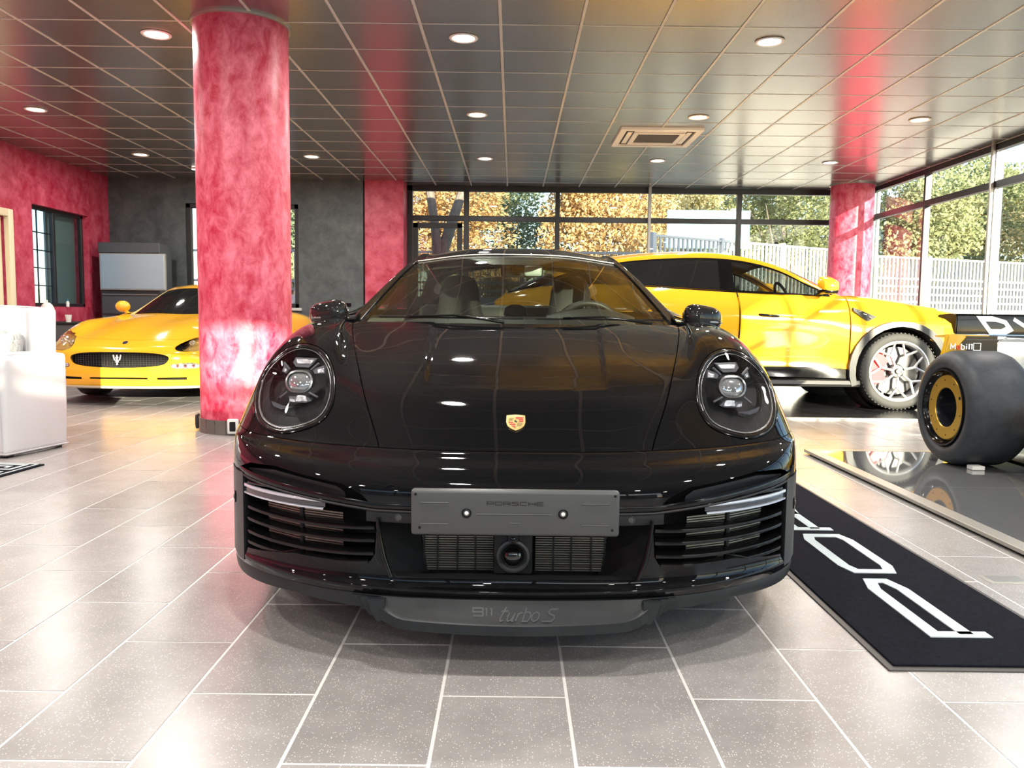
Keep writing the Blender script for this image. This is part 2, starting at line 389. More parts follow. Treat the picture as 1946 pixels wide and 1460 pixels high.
# ---------------------------------------------------------------- columns
def column(name, x, y, r, label, kdata, sides=72):
    t = struct(thing(name, label, 'column', (x, y, 0)))
    del t['category']; del t['label']
    bm = NB(); add_lathe(bm, [(0, .1), (r, .1), (r, H - .02), (0, H - .02)], n=sides); s = done(bm, 'column_shaft', M_redc, t, 30)
    bm = NB(); add_lathe(bm, [(r - .01, H - .03), (r + .018, H - .03), (r + .018, H - .005), (r - .01, H - .005)], n=sides); done(bm, 'ceiling_collar', mat('collar_metal', (.55, .5, .45), .3, .7), t)
    bm = NB(); add_lathe(bm, [(r - .02, 0), (r - .003, 0), (r - .003, .1), (r - .02, .1)], n=sides); done(bm, 'plinth_core', M_grout, t)
    n = 24
    bm = NB(); a = PI * 2 / n * .485
    add_lathe(bm, [(r - .004, .0), (r + .014, .0), (r + .014, .108), (r - .004, .108)], n=2, a0=-a, a1=a, xref=(1, 0, 0)); bmesh.ops.holes_fill(bm, edges=bm.edges)
    pt = done(bm, 'plinth_tile', M_skirt, t); pt.rotation_euler = (0, 0, 0)
    for i in range(1, n):
        c = pt.copy(); COL.objects.link(c); c.parent = t; c.rotation_euler = (0, 0, 2 * PI * i / n)
    return t
LCX, LCY, LCR = -2.083, 6.33, .346
col1 = column('column', LCX, LCY, LCR, '', None)
col2 = column('column', 5.47, 13.3, .335, '', None)
# downlights
M_lamp = mat('lamp_lens', (1, 1, 1), .4, emit=(1.0, .97, .92), estr=9.0)
M_trimw = mat('lamp_trim', (.82, .8, .76), .3)
def make_downlight(x, y, label, group):
    t = thing('downlight', label, 'ceiling light', (x, y, H - .012), 0, group)
    bm = NB(); add_lathe(bm, [(.088, .0), (.112, -.002), (.114, -.006), (.108, -.012), (.09, -.010), (.084, .0)], n=32); done(bm, 'trim_ring', M_trimw, t, 60)
    bm = NB(); add_lathe(bm, [(.086, -.0015), (.045, -.006), (0, -.008)], n=32); done(bm, 'lens', M_lamp, t, 60)
    return t
proto = None
vis = {(-.41, 6.52): 'round downlight above the black car hood, nearest of the middle column of lights', (1.98, 6.52): 'round downlight at top of picture, nearer than the air conditioner cassette',
       (-5.18, 8.95): 'round downlight at far left, over the red reflection near the red wall', (-.41, 8.95): 'second round downlight in the row left of the air conditioner cassette',
       (1.98, 8.95): 'round downlight just above the air conditioner cassette', (4.37, 8.95): 'round downlight at far right near the window wall',
       (-2.81, 11.42): 'small round downlight just right of the big red column', (-.41, 11.42): 'farthest round downlight in the middle row, near the back windows',
       (1.98, 11.42): 'small round downlight behind the air conditioner cassette', (4.37, 11.42): 'small round downlight in front of the far red column'}
ld = bpy.data.lights.new('downlight_glow', 'AREA'); ld.shape = 'DISK'; ld.size = .15; ld.energy = DOWNLIGHT_W; ld.color = (1, .95, .88)
for x in (-5.18, -2.81, -.41, 1.98, 4.37):
    for y in (-3.2, -.77, 1.66, 4.09, 6.52, 8.95, 11.42):
        lab = vis.get((x, y)); grp = 'recessed ceiling downlights' if lab else 'downlights out of view'
        lab = lab or 'round recessed downlight out of view or behind the column'
        if proto is None: o = proto = make_downlight(x, y, lab, grp)
        else: o = dup(proto, (x, y, H - .012), 0, lab, grp)
        lo = bpy.data.objects.new('downlight_glow', ld); COL.objects.link(lo); lo.parent = o; lo.location = (0, 0, -.02)
sl_ = thing('light_strip', 'small white light strip on the ceiling left of the big red column', 'ceiling light', (-4.72, 12.45, H - .03))
box_obj('strip_body', (-.16, -.03, 0), (.16, .03, .02), M_trimw, sl_, .004); box_obj('strip_lens', (-.15, -.022, -.006), (.15, .022, .001), M_lamp, sl_)
# air conditioner cassette
ac = thing('air_conditioner_cassette', 'square grey ceiling air conditioner cassette with dark intake grille', 'air conditioner', (1.69, 9.93, H - .012))
M_ac = mat('ac_plastic', (.85, .85, .84), .4)
bm = NB()
for s in range(4):
    M = Matrix.Rotation(s * PI / 2, 4, 'Z')
    add_prism(bm, [(-.475, -.475), (.475, -.475), (.405, -.405), (-.405, -.405)], lambda u, v, d, M=M: M @ Vector((u, v, d)), -.03, .0)
done(bm, 'outer_frame', M_ac, ac)
bm = NB(); add_box(bm, (-.40, -.40, -.008), (.40, .40, .002)); done(bm, 'backing', mat('ac_dark', (.03, .03, .03), .6), ac)
for s in range(4):
    M = Matrix.Rotation(s * PI / 2, 4, 'Z')
    bm = NB(); add_box(bm, (-.30, -.375, -.022), (.30, -.315, -.012), .004, M=M @ Matrix.Translation((0, 0, 0)) ); done(bm, 'air_flap', M_ac, ac)
bm = NB()
for s in range(4):
    M = Matrix.Rotation(s * PI / 2, 4, 'Z')
    add_prism(bm, [(-.30, -.30), (.30, -.30), (.245, -.245), (-.245, -.245)], lambda u, v, d, M=M: M @ Vector((u, v, d)), -.032, -.008)
done(bm, 'inner_frame', M_ac, ac)
for k in range(9):
    bm = NB(); y = -.22 + k * .055; add_box(bm, (-.245, y - .008, -.026), (.245, y + .008, -.014), 0); done(bm, 'grille_slat', mat('ac_slat', (.16, .16, .155), .5), ac)
# ================================================================ outside
M_asph = mat('forecourt_paving', (.22, .215, .205), .8, noise=(1.5, (.28, .27, .26), 6, .3, .7))
bm = NB(); add_box(bm, (-60, YB + .3, -.35), (70, 70, -.02)); add_box(bm, (XR + .4, -60, -.35), (70, YB + .3, -.02)); add_box(bm, (-60, -60, -.35), (XL - .4, YB + .3, -.02)); add_box(bm, (XL - .4, -60, -.35), (XR + .4, YR - .4, -.02))
struct(done(bm, 'ground', M_asph))
# building shell: roof overhang
struct(box_obj('roof', (XL - .5, YR - .5, H + .25), (XR + .5, YB + .35, H + .5), M_dark))
M_fence = mat('white_railing', (.60, .60, .58), .45)
M_wallw = mat('low_wall', (.42, .41, .39), .7)
def fence(x0, y0, x1, y1, zb, zt, sp, w, label, lattice=0, m=M_fence, post=2.0, group=None, cap=300):
    L = math.hypot(x1 - x0, y1 - y0); a = math.atan2(y1 - y0, x1 - x0)
    t = thing('railing_fence', label, 'fence', (x0, y0, 0), a, group)
    box_obj('low_wall', (0, -.12, -.02), (L, .12, zb), M_wallw, t, .01)
    bm = NB(); add_box(bm, (0, -.03, zt - .05), (L, .03, zt), .004); done(bm, 'top_rail', m, t)
    bm = NB(); add_box(bm, (0, -.02, zb + .08), (L, .02, zb + .12), .004); done(bm, 'bottom_rail', m, t)
    n = int(L / sp); bm = NB(); add_box(bm, (-w / 2, -w / 2, zb), (w / 2, w / 2, zt - .02)); o = done(bm, 'picket', m, t); o.location = (sp / 2, 0, 0)
    for i in range(1, min(n, cap)):
        c = o.copy(); COL.objects.link(c); c.location = ((i + .5) * sp, 0, 0)
    k = 0
    while k * post < L:
        bm = NB(); x = k * post; add_box(bm, (x - .045, -.05, zb - .02), (x + .045, .05, zt + .04), .005); done(bm, 'post', m, t); k += 1
    for i in range(lattice):
        z = zb + .16 + i * (zt - zb) * .13
        bm = NB(); add_box(bm, (0, -.012, z - .022), (L, .012, z + .022)); done(bm, 'lattice_bar', m, t)
    return t
fence(2.9, 17.0, 8.35, 20.4, 1.15, 2.62, .13, .042, 'white picket railing seen through the back windows above the yellow SUV', 0, group='fence runs')
fence(8.5, 19.6, 14.8, 22.12, 1.0, 2.45, .125, .05, 'white railing with lattice lower half outside the right windows', 5, group='fence runs')
M_fgrey = mat('grey_mesh_fence', (.35, .37, .38), .5, .3)
fence(-7, 17.6, 2.7, 17.0, .9, 2.25, .16, .018, 'thin grey mesh fence outside the left back windows', 4, M_fgrey, 2.4, group='fence runs')
# light poles
def pole(x, y, h, r, label):
    t = thing('light_pole', label, 'pole', (x, y, -.02))
    bm = NB(); add_tube(bm, [(0, 0, 0), (0, 0, h * .5), (0, 0, h)], [r, r * .85, r * .7], 12); done(bm, 'shaft', mat('pole_grey', (.28, .30, .30), .4, .4), t)
    bm = NB(); add_box(bm, (-.25, -.09, h - .02), (.25, .09, h + .08), .02); done(bm, 'lamp_head', mat('pole_head', (.25, .26, .26), .5), t)
pole(10.35, 17.6, 8.2, .10, 'pale street light pole at far right outside the windows')
pole(7.8, 17.6, 7.4, .055, 'thin pale pole outside, right of the far red column')
# blue sign
t = thing('road_sign', 'pale blue rectangular sign board beyond the back windows', 'sign', (5.15, 21.7, -.02))
box_obj('board', (-1.1, -.03, 2.75), (1.1, .03, 3.75), mat('sign_blue', (.22, .52, .60), .5), t, .02)
for x in (-.8, .8):
    bm = NB(); add_tube(bm, [(x, .06, 0), (x, .06, 3.6)], .04, 8); done(bm, 'sign_post', M_fgrey, t)
# trees
def leaf_mat(name, c1, c2):
    m = bpy.data.materials.new(name); m.use_nodes = True; n = m.node_tree; b = n.nodes['Principled BSDF']
    ge = n.nodes.new('ShaderNodeNewGeometry'); mx = n.nodes.new('ShaderNodeMix'); mx.data_type = 'RGBA'
    mx.inputs['A'].default_value = (*c1, 1); mx.inputs['B'].default_value = (*c2, 1)
    n.links.new(ge.outputs['Random Per Island'], mx.inputs['Factor']); n.links.new(mx.outputs['Result'], b.inputs['Base Color'])
    b.inputs['Roughness'].default_value = .6
    tr = n.nodes.new('ShaderNodeBsdfTranslucent'); n.links.new(mx.outputs['Result'], tr.inputs[0])
    ms = n.nodes.new('ShaderNodeMixShader'); ms.inputs[0].default_value = .4
    n.links.new(b.outputs[0], ms.inputs[1]); n.links.new(tr.outputs[0], ms.inputs[2])
    n.links.new(ms.outputs[0], n.nodes['Material Output'].inputs[0]); return m
LM = [leaf_mat('olive_leaf', (.22, .26, .12), (.42, .45, .25)), leaf_mat('autumn_leaf', (.42, .24, .09), (.60, .45, .22)), leaf_mat('green_leaf', (.13, .18, .11), (.28, .34, .22)), leaf_mat('yellow_leaf', (.48, .42, .17), (.62, .56, .34))]
M_bark = mat('bark', (.10, .085, .07), .9, noise=(12, (.2, .17, .14), 5, .3, .7), bump=(30, .5, .02))
def crown_mesh(seed, n, R, Hc, z0, leaf):
    rnd = random.Random(seed); blobs = []
    for _ in range(16):
        a = rnd.uniform(0, 2 * PI); r = R * rnd.uniform(.1, .75); z = z0 + Hc * rnd.uniform(.12, .88)
        s = R * rnd.uniform(.32, .55) * (1 - .4 * abs((z - z0) / Hc - .45)); blobs.append((r * math.cos(a), r * math.sin(a), z, s))
    V, Fc = [], []
    for i in range(n):
        bx, by, bz, s = rnd.choice(blobs); d = Vector((rnd.gauss(0, 1), rnd.gauss(0, 1), rnd.gauss(0, .8))).normalized() * s * rnd.uniform(.6, 1.05)
        c = Vector((bx, by, bz)) + d
        if c.z < z0 * .6: continue
        a = Vector((rnd.gauss(0, 1), rnd.gauss(0, 1), rnd.gauss(0, 1))).normalized(); b = a.orthogonal().normalized(); l = leaf * rnd.uniform(.6, 1.3)
        k = len(V); V += [tuple(c - a * l), tuple(c + b * l * .45), tuple(c + a * l), tuple(c - b * l * .45)]; Fc.append((k, k + 1, k + 2, k + 3))
    me = bpy.data.meshes.new('foliage'); me.from_pydata(V, [], Fc); return me
CR = [crown_mesh(s, 16000, 2.5, 5.2, 1.2, .08) for s in (1, 2, 3)]
def trunk_bm(seed, h):
    rnd = random.Random(seed); bm = NB()
    add_tube(bm, [(0, 0, 0), (.05, .02, h * .35), (-.04, .05, h * .7), (.02, 0, h)], [.17, .13, .10, .06], 9)
    for k in range(6):
        a = rnd.uniform(0, 2 * PI); z = h * rnd.uniform(.35, .75); l = rnd.uniform(1.2, 2.2)
        add_tube(bm, [(0, 0, z), (l * .4 * math.cos(a), l * .4 * math.sin(a), z + l * .4), (l * .8 * math.cos(a), l * .8 * math.sin(a), z + l)], [.06, .045, .015], 6)
    return bm
trunk_me = None
kinds = ['olive green', 'orange autumn', 'dark green', 'yellow leaved']
spots = [(-8, 26.9, .98, 2, 'leftmost of the near row'), (-2.6, 26.5, .98, 1, 'behind the door pane'), (2.4, 26.7, .98, 1, 'behind the middle back pane'), (8.7, 26.5, 1.0, 0, 'behind the SUV roof'), (13.4, 26.7, 1.02, 0, 'right of the far column'), (18.8, 26.3, 1.02, 3, 'behind the street light pole'), (24.2, 26.7, 1.0, 0, 'at the far right edge'),
         (-6.9, 32, 1.1, 1, 'far row, leftmost'), (-.1, 31.6, 1.1, 2, 'far row, behind the black car roof'), (6.0, 31.8, 1.1, 3, 'far row, behind the silver post'), (11.8, 34.4, 1.14, 0, 'far row, beside the far column'), (18.3, 31.8, 1.15, 0, 'far row, through the right windows'), (24.4, 32, 1.15, 2, 'far row, rightmost')]
for i, (x, y, s, k, wh) in enumerate(spots):
    t = thing('tree', '%s tree outside, %s' % (kinds[k], wh), 'tree', (x, y, -.02), i * 1.3, 'trees beyond the fence')
    t.scale = (s, s, s * random.uniform(.95, 1.1))
    if trunk_me is None: o = done(trunk_bm(5, 4.2), 'trunk', M_bark, t); trunk_me = o.data
    else: link('trunk', trunk_me, None, t)
    me = CR[i % 3].copy(); me.materials.append(LM[k]); link('foliage', me, None, t)
# hedge bank behind the fence: low shrubs
SH = crown_mesh(9, 3000, 1.5, 1.7, .25, .11)
for i in range(22):
    x = -8 + i * 1.55; y = 22.75
    t = thing('shrub', 'low bushy shrub in the row behind the outside fence', 'shrub', (x, y, .5), 0, 'shrubs behind the fence'); t.scale = (.5, .5, 1.0)
    me = SH.copy(); me.materials.append(LM[[1, 0, 3, 2, 0][i % 5]]); link('foliage', me, None, t)
    ordn = 'first second third fourth fifth sixth seventh eighth ninth tenth eleventh twelfth thirteenth fourteenth fifteenth sixteenth seventeenth eighteenth nineteenth twentieth twenty-first twenty-second'.split()
    t['label'] = ['rust coloured', 'olive', 'pale yellow', 'dark green', 'grey green'][i % 5] + ' low shrub behind the outside fence, ' + ordn[i] + ' from the left'
struct(box_obj('earth_bank', (-60, 22.0, -.3), (70, 60, .55), mat('earth', (.25, .24, .13), .9), None, .1))
# leaning trunks near the glass, far left pane
t = thing('bare_tree', 'forked leaning bare tree trunk outside the leftmost back window', 'tree', (-2.0, 16.2, -.02))
bm = NB(); add_tube(bm, [(.0, 0, 0), (.28, 0, 1.2), (.62, .1, 2.3), (.98, .1, 3.4), (1.1, .2, 5.2)], [.17, .14, .12, .09, .05], 10); add_tube(bm, [(.5, .05, 1.95), (.45, 0, 2.6), (.3, 0, 3.6), (.35, 0, 5)], [.11, .09, .08, .05], 8)
done(bm, 'trunk', M_bark, t)
# white garden wall and house far left so the left panes read bright
struct(box_obj('garden_wall', (-9, 20.4, -.02), (1.6, 20.6, 1.35), mat('garden_render', (.35, .35, .34), .8)))

# added unseen building, its height set to keep low sun off the car front
tb = thing('sun_block_building', 'added long low building behind the viewer, blocking the low sun', 'building', (-6.0, -13.0, -.02))
box_obj('wall', (-14, -3, 0), (14.3, 3, 3.52), mat('render_wall', (.55, .54, .50), .8), tb)
for k in range(8):
    w_ = box_obj('window', (-12 + k * 3.2, 2.98, .9), (-10.4 + k * 3.2, 3.03, 2.3), M_glassdark if 'M_glassdark' in globals() else mat('dark_glass', (.03, .04, .05), .05), tb)
# ================================================================ surface library
def spline_coef(P):
    """natural cubic through P (n, d) at integer knots -> second derivatives"""
    n = len(P); A = np.zeros((n, n)); R = np.zeros_like(P); A[0, 0] = A[-1, -1] = 1
    for i in range(1, n - 1):
        A[i, i - 1] = 1; A[i, i] = 4; A[i, i + 1] = 1; R[i] = 6 * (P[i + 1] - 2 * P[i] + P[i - 1])
    return np.linalg.solve(A, R)
def spline_eval(P, T):
    P = np.asarray(P, float); sh = P.shape; Q = P.reshape(sh[0], -1); M = spline_coef(Q); out = []
    for t in T:
        i = min(int(t), len(Q) - 2); i = max(i, 0); a = t - i; b = 1 - a
        out.append(b * Q[i] + a * Q[i + 1] + ((b ** 3 - b) * M[i] + (a ** 3 - a) * M[i + 1]) / 6)
    return np.array(out).reshape((len(T),) + sh[1:])
class Surf:
    """rows v, columns u >= 0; mirrored in x to the full width"""
    def __init__(s, rows, mirror=True):
        C = np.array(rows, float)
        if mirror:
            L = C[:, :0:-1, :].copy(); L[:, :, 0] *= -1; C = np.concatenate([L, C], 1); s.off = C.shape[1] // 2
        else: s.off = 0
        s.C = C
    def grid(s, us, vs):
        A = spline_eval(s.C, vs)                       # (nv, ncol, 3)
        B = spline_eval(A.transpose(1, 0, 2), [u + s.off for u in us])
        return B.transpose(1, 0, 2)                    # (nv, nu, 3)
    def pt(s, u, v): return Vector(s.grid([u], [v])[0, 0])
    def nrm(s, u, v, e=.02):
        a = s.pt(u + e, v) - s.pt(u - e, v); b = s.pt(u, v + e) - s.pt(u, v - e); return a.cross(b).normalized()
def lin(a, b, n): return [a + (b - a) * i / n for i in range(n + 1)]
def grid_bm(bm, G, flip=False):
    nv, nu = G.shape[:2]; V = [[bm.verts.new(G[i, j]) for j in range(nu)] for i in range(nv)]
    for i in range(nv - 1):
        for j in range(nu - 1):
            q = (V[i][j], V[i][j + 1], V[i + 1][j + 1], V[i + 1][j])
            try: bm.faces.new(q[::-1] if flip else q)
            except ValueError: pass
    return V
def flange(bm, edges, vec_fn):
    """extrude boundary edges and move the copies by vec_fn(co)"""
    r = bmesh.ops.extrude_edge_only(bm, edges=edges); vs = [g for g in r['geom'] if isinstance(g, bmesh.types.BMVert)]
    for v in vs: v.co += vec_fn(v.co)
    return vs
def patch(surf, u0, u1, v0, v1, nu, nv, depth=.012, gap=.0, flip=False, fl=True):
    bm = NB(); G = surf.grid(lin(u0, u1, nu), lin(v0, v1, nv)); grid_bm(bm, G, flip); bm.normal_update()
    if fl and depth:
        be = [e for e in bm.edges if e.is_boundary]
        nm = {}
        for v in {v for e in be for v in e.verts}: nm[tuple(v.co)] = v.normal.copy()
        flange(bm, be, lambda c: -nm.get(tuple(c), Vector((0, 0, 1))) * depth)
    return bm
def cut_poly(bm, poly, proj, zone=None, remove=True):
    """cut the mesh along a closed 2-D polygon given in proj(co)->(a,b); drop the faces inside; returns rim edges.
    proj must be a linear map: proj = (origin, A, B) -> a=(co-o).A, b=(co-o).B"""
    o, A, B = (Vector(p) for p in proj); N = A.cross(B).normalized(); n = len(poly)
    def to2(c): d = c - o; return d.dot(A), d.dot(B)
    def w3(p): return o + A * (p[0] / A.length_squared) + B * (p[1] / B.length_squared)
    xs = [p[0] for p in poly]; ys = [p[1] for p in poly]; bx = (min(xs), max(xs), min(ys), max(ys))
    def ok(f):
        if zone and not zone(f.calc_center_median()): return False
        return True
    for i in range(n):
        p, q = poly[i], poly[(i + 1) % n]; P = w3(p); Q = w3(q); d = (Q - P)
        if d.length < 1e-6: continue
        x0, x1, y0, y1 = min(p[0], q[0]) - 1e-4, max(p[0], q[0]) + 1e-4, min(p[1], q[1]) - 1e-4, max(p[1], q[1]) + 1e-4
        fs = []
        for f in bm.faces:
            a = [to2(v.co) for v in f.verts]
            if max(t[0] for t in a) < x0 or min(t[0] for t in a) > x1 or max(t[1] for t in a) < y0 or min(t[1] for t in a) > y1: continue
            if ok(f): fs.append(f)
        if not fs: continue
        pn = d.cross(N).normalized()
        geom = fs + list({e for f in fs for e in f.edges}) + list({v for f in fs for v in f.verts})
        bmesh.ops.bisect_plane(bm, geom=geom, dist=1e-6, plane_co=P, plane_no=pn)
    def inside(c):
        x, y = to2(c); r = False; j = n - 1
        for i in range(n):
            (xi, yi), (xj, yj) = poly[i], poly[j]
            if (yi > y) != (yj > y) and x < (xj - xi) * (y - yi) / (yj - yi) + xi: r = not r
            j = i
        return r
    kill = []
    for f in bm.faces:
        c = f.calc_center_median(); x, y = to2(c)
        if bx[0] - .01 < x < bx[1] + .01 and bx[2] - .01 < y < bx[3] + .01 and ok(f) and inside(c): kill.append(f)
    ev = {e for f in kill for e in f.edges}
    keep_e = [e for e in ev if any(f not in set(kill) for f in e.link_faces)] if len(kill) < 400 else None
    ks = set(kill); rim = [e for e in ev if any(f not in ks for f in e.link_faces)]
    if remove: bmesh.ops.delete(bm, geom=kill, context='FACES')
    return [e for e in rim if e.is_valid]
def smooth_closed(pts, n):
    P = np.array(list(pts) * 3, float); K = len(pts); T = [K + i * K / n for i in range(n)]
    return [tuple(x) for x in spline_eval(P, T)]

# lettering made of strokes: letter box 0..1 wide, 0..1 high
def rnd_poly(p, closed=False): return (p, closed)
GLY = {
 'P': [([(0, 0), (0, 1), (.82, 1), (1, .86), (1, .54), (.82, .40), (0, .40)], False)],
 'O': [([(0, .12), (0, .88), (.14, 1), (.86, 1), (1, .88), (1, .12), (.86, 0), (.14, 0)], True)],
 'R': [([(0, 0), (0, 1), (.82, 1), (1, .86), (1, .58), (.82, .44), (0, .44)], False), ([(.55, .44), (.85, .30), (1, .16), (1, 0)], False)],
 'S': [([(1, .98), (.16, .98), (0, .86), (0, .66), (.16, .54), (.84, .48), (1, .36), (1, .14), (.84, .02), (0, .02)], False)],
 'C': [([(1, 1), (.16, 1), (0, .86), (0, .14), (.16, 0), (1, 0)], False)],
 'H': [([(0, 0), (0, 1)], False), ([(1, 0), (1, 1)], False), ([(0, .5), (1, .5)], False)],
 'E': [([(1, 1), (0, 1), (0, 0), (1, 0)], False), ([(0, .5), (.9, .5)], False)],
 '9': [([(.05, 0), (1, 0), (1, 1), (0, 1), (0, .5), (1, .5)], False)],
 '1': [([(0, .95), (.3, .95), (.3, 0)], False)],
 'M': [([(0, 0), (0, 1), (.5, .3), (1, 1), (1, 0)], False)],
 'b': [([(0, 1.05), (0, 0), (.7, 0), (1, .2), (1, .5), (.7, .68), (0, .68)], False)],
 'o': [([(.5, 0), (.9, .12), (1, .35), (.9, .58), (.5, .7), (.1, .58), (0, .35), (.1, .12)], True)],
 'i': [([(.5, 0), (.5, .7)], False), ([(.5, .9), (.5, 1.03)], False)],
 'l': [([(.5, 0), (.5, 1.05)], False)],
 'D': [([(0, 0), (0, 1), (.6, 1), (1, .75), (1, .25), (.6, 0)], True)],
 'V': [([(0, 1), (.5, 0), (1, 1)], False)],
 't': [([(.6, 1), (.2, .2), (.3, 0), (.7, .05)], False), ([(.05, .68), (1.1, .72)], False)],
 'u': [([(.1, .68), (-.05, .15), (.15, 0), (.6, .1), (.9, .68)], False), ([(.9, .68), (.75, .0), (.95, .0)], False)],
 'r': [([(.15, .68), (0, 0)], False), ([(.1, .4), (.5, .68), (.95, .66)], False)],
 's': [([(1.0, .98), (.3, .98), (.1, .8), (.25, .6), (.75, .45), (.85, .2), (.6, 0), (-.35, 0)], False)],
}
def letter_bm(ch, x, y, w, h, sw, fn, d0, d1):
    bm = NB()
    for pts, cl in GLY[ch]:
        add_stroke(bm, [(x + a * w, y + b * h) for a, b in pts], sw, fn, d0, d1, cl)
    return bm
# ================================================================ black sports car
NOSE_Y = 2.02; PX = 0.012
M_paint = mat('black_paint', (.004, .0042, .005), .02, spec=.31)
M_mblack = mat('black_plastic', (.014, .0145, .016), .45, spec=.3, bump=(400, .06, .0004))
M_gblack = mat('gloss_black_trim', (.004, .004, .0045), .10, spec=.36)
M_lip = mat('grey_rubber_lip', (.013, .015, .017), .42, spec=.28, noise=(5, (.022, .025, .027), 5, .4, .7))
M_void = mat('deep_black', (.004, .004, .004), .9)
M_chrome = mat('chrome', (.85, .86, .88), .06, 1.0)
M_alu = mat('radiator_alu', (.26, .25, .21), .4, .75)
M_rubber = mat('tyre_rubber', (.035, .036, .038), .7, bump=(60, .2, .002))
pc = thing('sports_car', 'black glossy coupe facing the viewer in the middle of the showroom', 'car', (PX, NOSE_Y, 0))
def plan_(x):
    xs = [0, .13, .26, .375, .52, .67, .79, .87, .905, .915]; ys = [0, .003, .012, .03, .075, .165, .29, .44, .56, .63]
    return float(np.interp(abs(x), xs, ys))
PXS = [0, .13, .26, .375, .52, .67, .79, .865, .895, .902]; PYS = [0, .003, .012, .03, .075, .165, .29, .44, .55, .63]
R5Y = [.15, .152, .158, .175, .215, .285, .385, .495, .585, .66]; R5Z = [.552, .552, .553, .555, .557, .56, .562, .565, .57, .572]
def prow(z, dy, blend=0.0, xs=None):
    r = []
    for i in range(10):
        r.append(((xs or PXS)[i], PYS[i] + dy * (1 - i / 11) + blend * (R5Y[i] - PYS[i]), z[i] if isinstance(z, list) else z))
    return r
def hood_row(y0, z0, x3, y3, z3, rest):
    r = []
    for k, w_ in ((0, 0), (1, 1 / 9), (2, 4 / 9)): r.append((x3 * k / 3, y0 + (y3 - y0) * w_, z0 + (z3 - z0) * w_))
    return r + [(x3, y3, z3)] + rest
R = [prow([.188, .188, .189, .190, .193, .196, .193, .180, .168, .16], .010), prow([.214, .214, .215, .216, .218, .220, .217, .205, .195, .19], -.010), prow([.232, .232, .232, .234, .236, .238, .236, .228, .22, .215], .008), prow(.30, .012), prow(.40, .0), prow([.478, .478, .479, .48, .485, .49, .495, .50, .50, .50], -.002), prow([.522, .522, .523, .525, .53, .535, .54, .545, .547, .548], .012, .38),
     [(PXS[i] - (.004 if i > 6 else 0), R5Y[i], R5Z[i]) for i in range(10)],
     hood_row(.30, .637, .4345, .335, .648, [(.545, .37, .648), (.66, .405, .650), (.77, .49, .655), (.848, .60, .655), (.885, .68, .645), (.896, .73, .63)]),
     hood_row(.48, .708, .492, .525, .728, [(.575, .535, .738), (.668, .55, .743), (.768, .62, .742), (.848, .735, .735), (.888, .81, .715), (.900, .86, .69)]),
     hood_row(.68, .766, .543, .72, .783, [(.60, .71, .803), (.675, .70, .815), (.765, .75, .815), (.845, .84, .788), (.893, .91, .748), (.905, .97, .71)]),
     hood_row(.88, .814, .59, .92, .825, [(.635, .89, .85), (.695, .88, .866), (.772, .91, .862), (.848, .98, .825), (.897, 1.04, .765), (.907, 1.08, .69)]),
     hood_row(1.07, .857, .629, 1.10, .86, [(.668, 1.08, .876), (.718, 1.07, .889), (.787, 1.09, .882), (.857, 1.13, .84), (.899, 1.17, .77), (.907, 1.2, .635)]),
     hood_row(1.25, .892, .66, 1.27, .888, [(.693, 1.27, .895), (.738, 1.27, .901), (.797, 1.28, .893), (.862, 1.28, .85), (.899, 1.29, .77), (.905, 1.31, .54)])]
S = Surf(R)
_pr = S.grid(lin(0, 9, 120), [4.0])[0]
def plan(x): return float(np.interp(abs(x), _pr[:, 0], _pr[:, 1]))
FZ = ((0, 0, 0), (1, 0, 0), (0, 0, 1))         # front projection: a = x, b = z
# -------- pixel -> local point on the fascia plane (front view), used once for the outline numbers
def fp(px, py, dy=0.0, ycap=None):
    d = r2 * ((px - 973) / F_PX) + u2 * ((730 - py) / F_PX) + fw; Y = NOSE_Y + .05
    for _ in range(12):
        x = d.x / d.y * Y - PX; Y = NOSE_Y + plan(x) + dy
    return (x, CAM_H + d.z / d.y * Y)
# intake outline, left half (negative x) mirrored for the right
oi = [(max(fp(*p)[0], -.880), fp(*p)[1]) for p in [(439, 915), (443, 898), (453, 886), (475, 879), (520, 886), (567, 900), (650, 919), (690, 940), (712, 966), (714, 985), (715, 1010), (711, 1055), (703, 1068), (690, 1072), (650, 1068), (560, 1053), (467, 1040), (446, 1034)]]
INT_L = oi; INT_R = [(-x, z) for x, z in oi][::-1]
co = [fp(*p) for p in [(722, 985), (728, 1040), (744, 1096), (752, 1101), (985, 1106)]]
CEN = [(x, z) for x, z in co] + [(-x, z) for x, z in co[:-1]][::-1] + [(.30, .452), (-.30, .452)]
CEN = co[:] + [(-x, z) for x, z in co[:-1]][::-1]; CEN = [(-.385, .437)] + CEN[0:] + [(.385, .437)]
CEN[1] = (-.375, CEN[1][1]); CEN[-2] = (.375, CEN[-2][1])
TRIM_Z0, TRIM_Z1 = .455, .405
# bumper cover
bm = patch(S, -9, 9, 0, 6.985, 150, 60, fl=False)
rimL = cut_poly(bm, INT_L, FZ, lambda c: c.y < .9); rimR = cut_poly(bm, INT_R, FZ, lambda c: c.y < .9); rimC = cut_poly(bm, CEN, FZ, lambda c: c.y < .3)
be = [e for e in bm.edges if e.is_boundary]
ins = []
flange(bm, be, lambda c: Vector((-.012 if c.x > .86 else (.012 if c.x < -.86 else 0), .030 if abs(c.x) < .85 else .008, -.0 if c.z > .5 else 0)))
done(bm, 'front_bumper', M_paint, pc, 38)
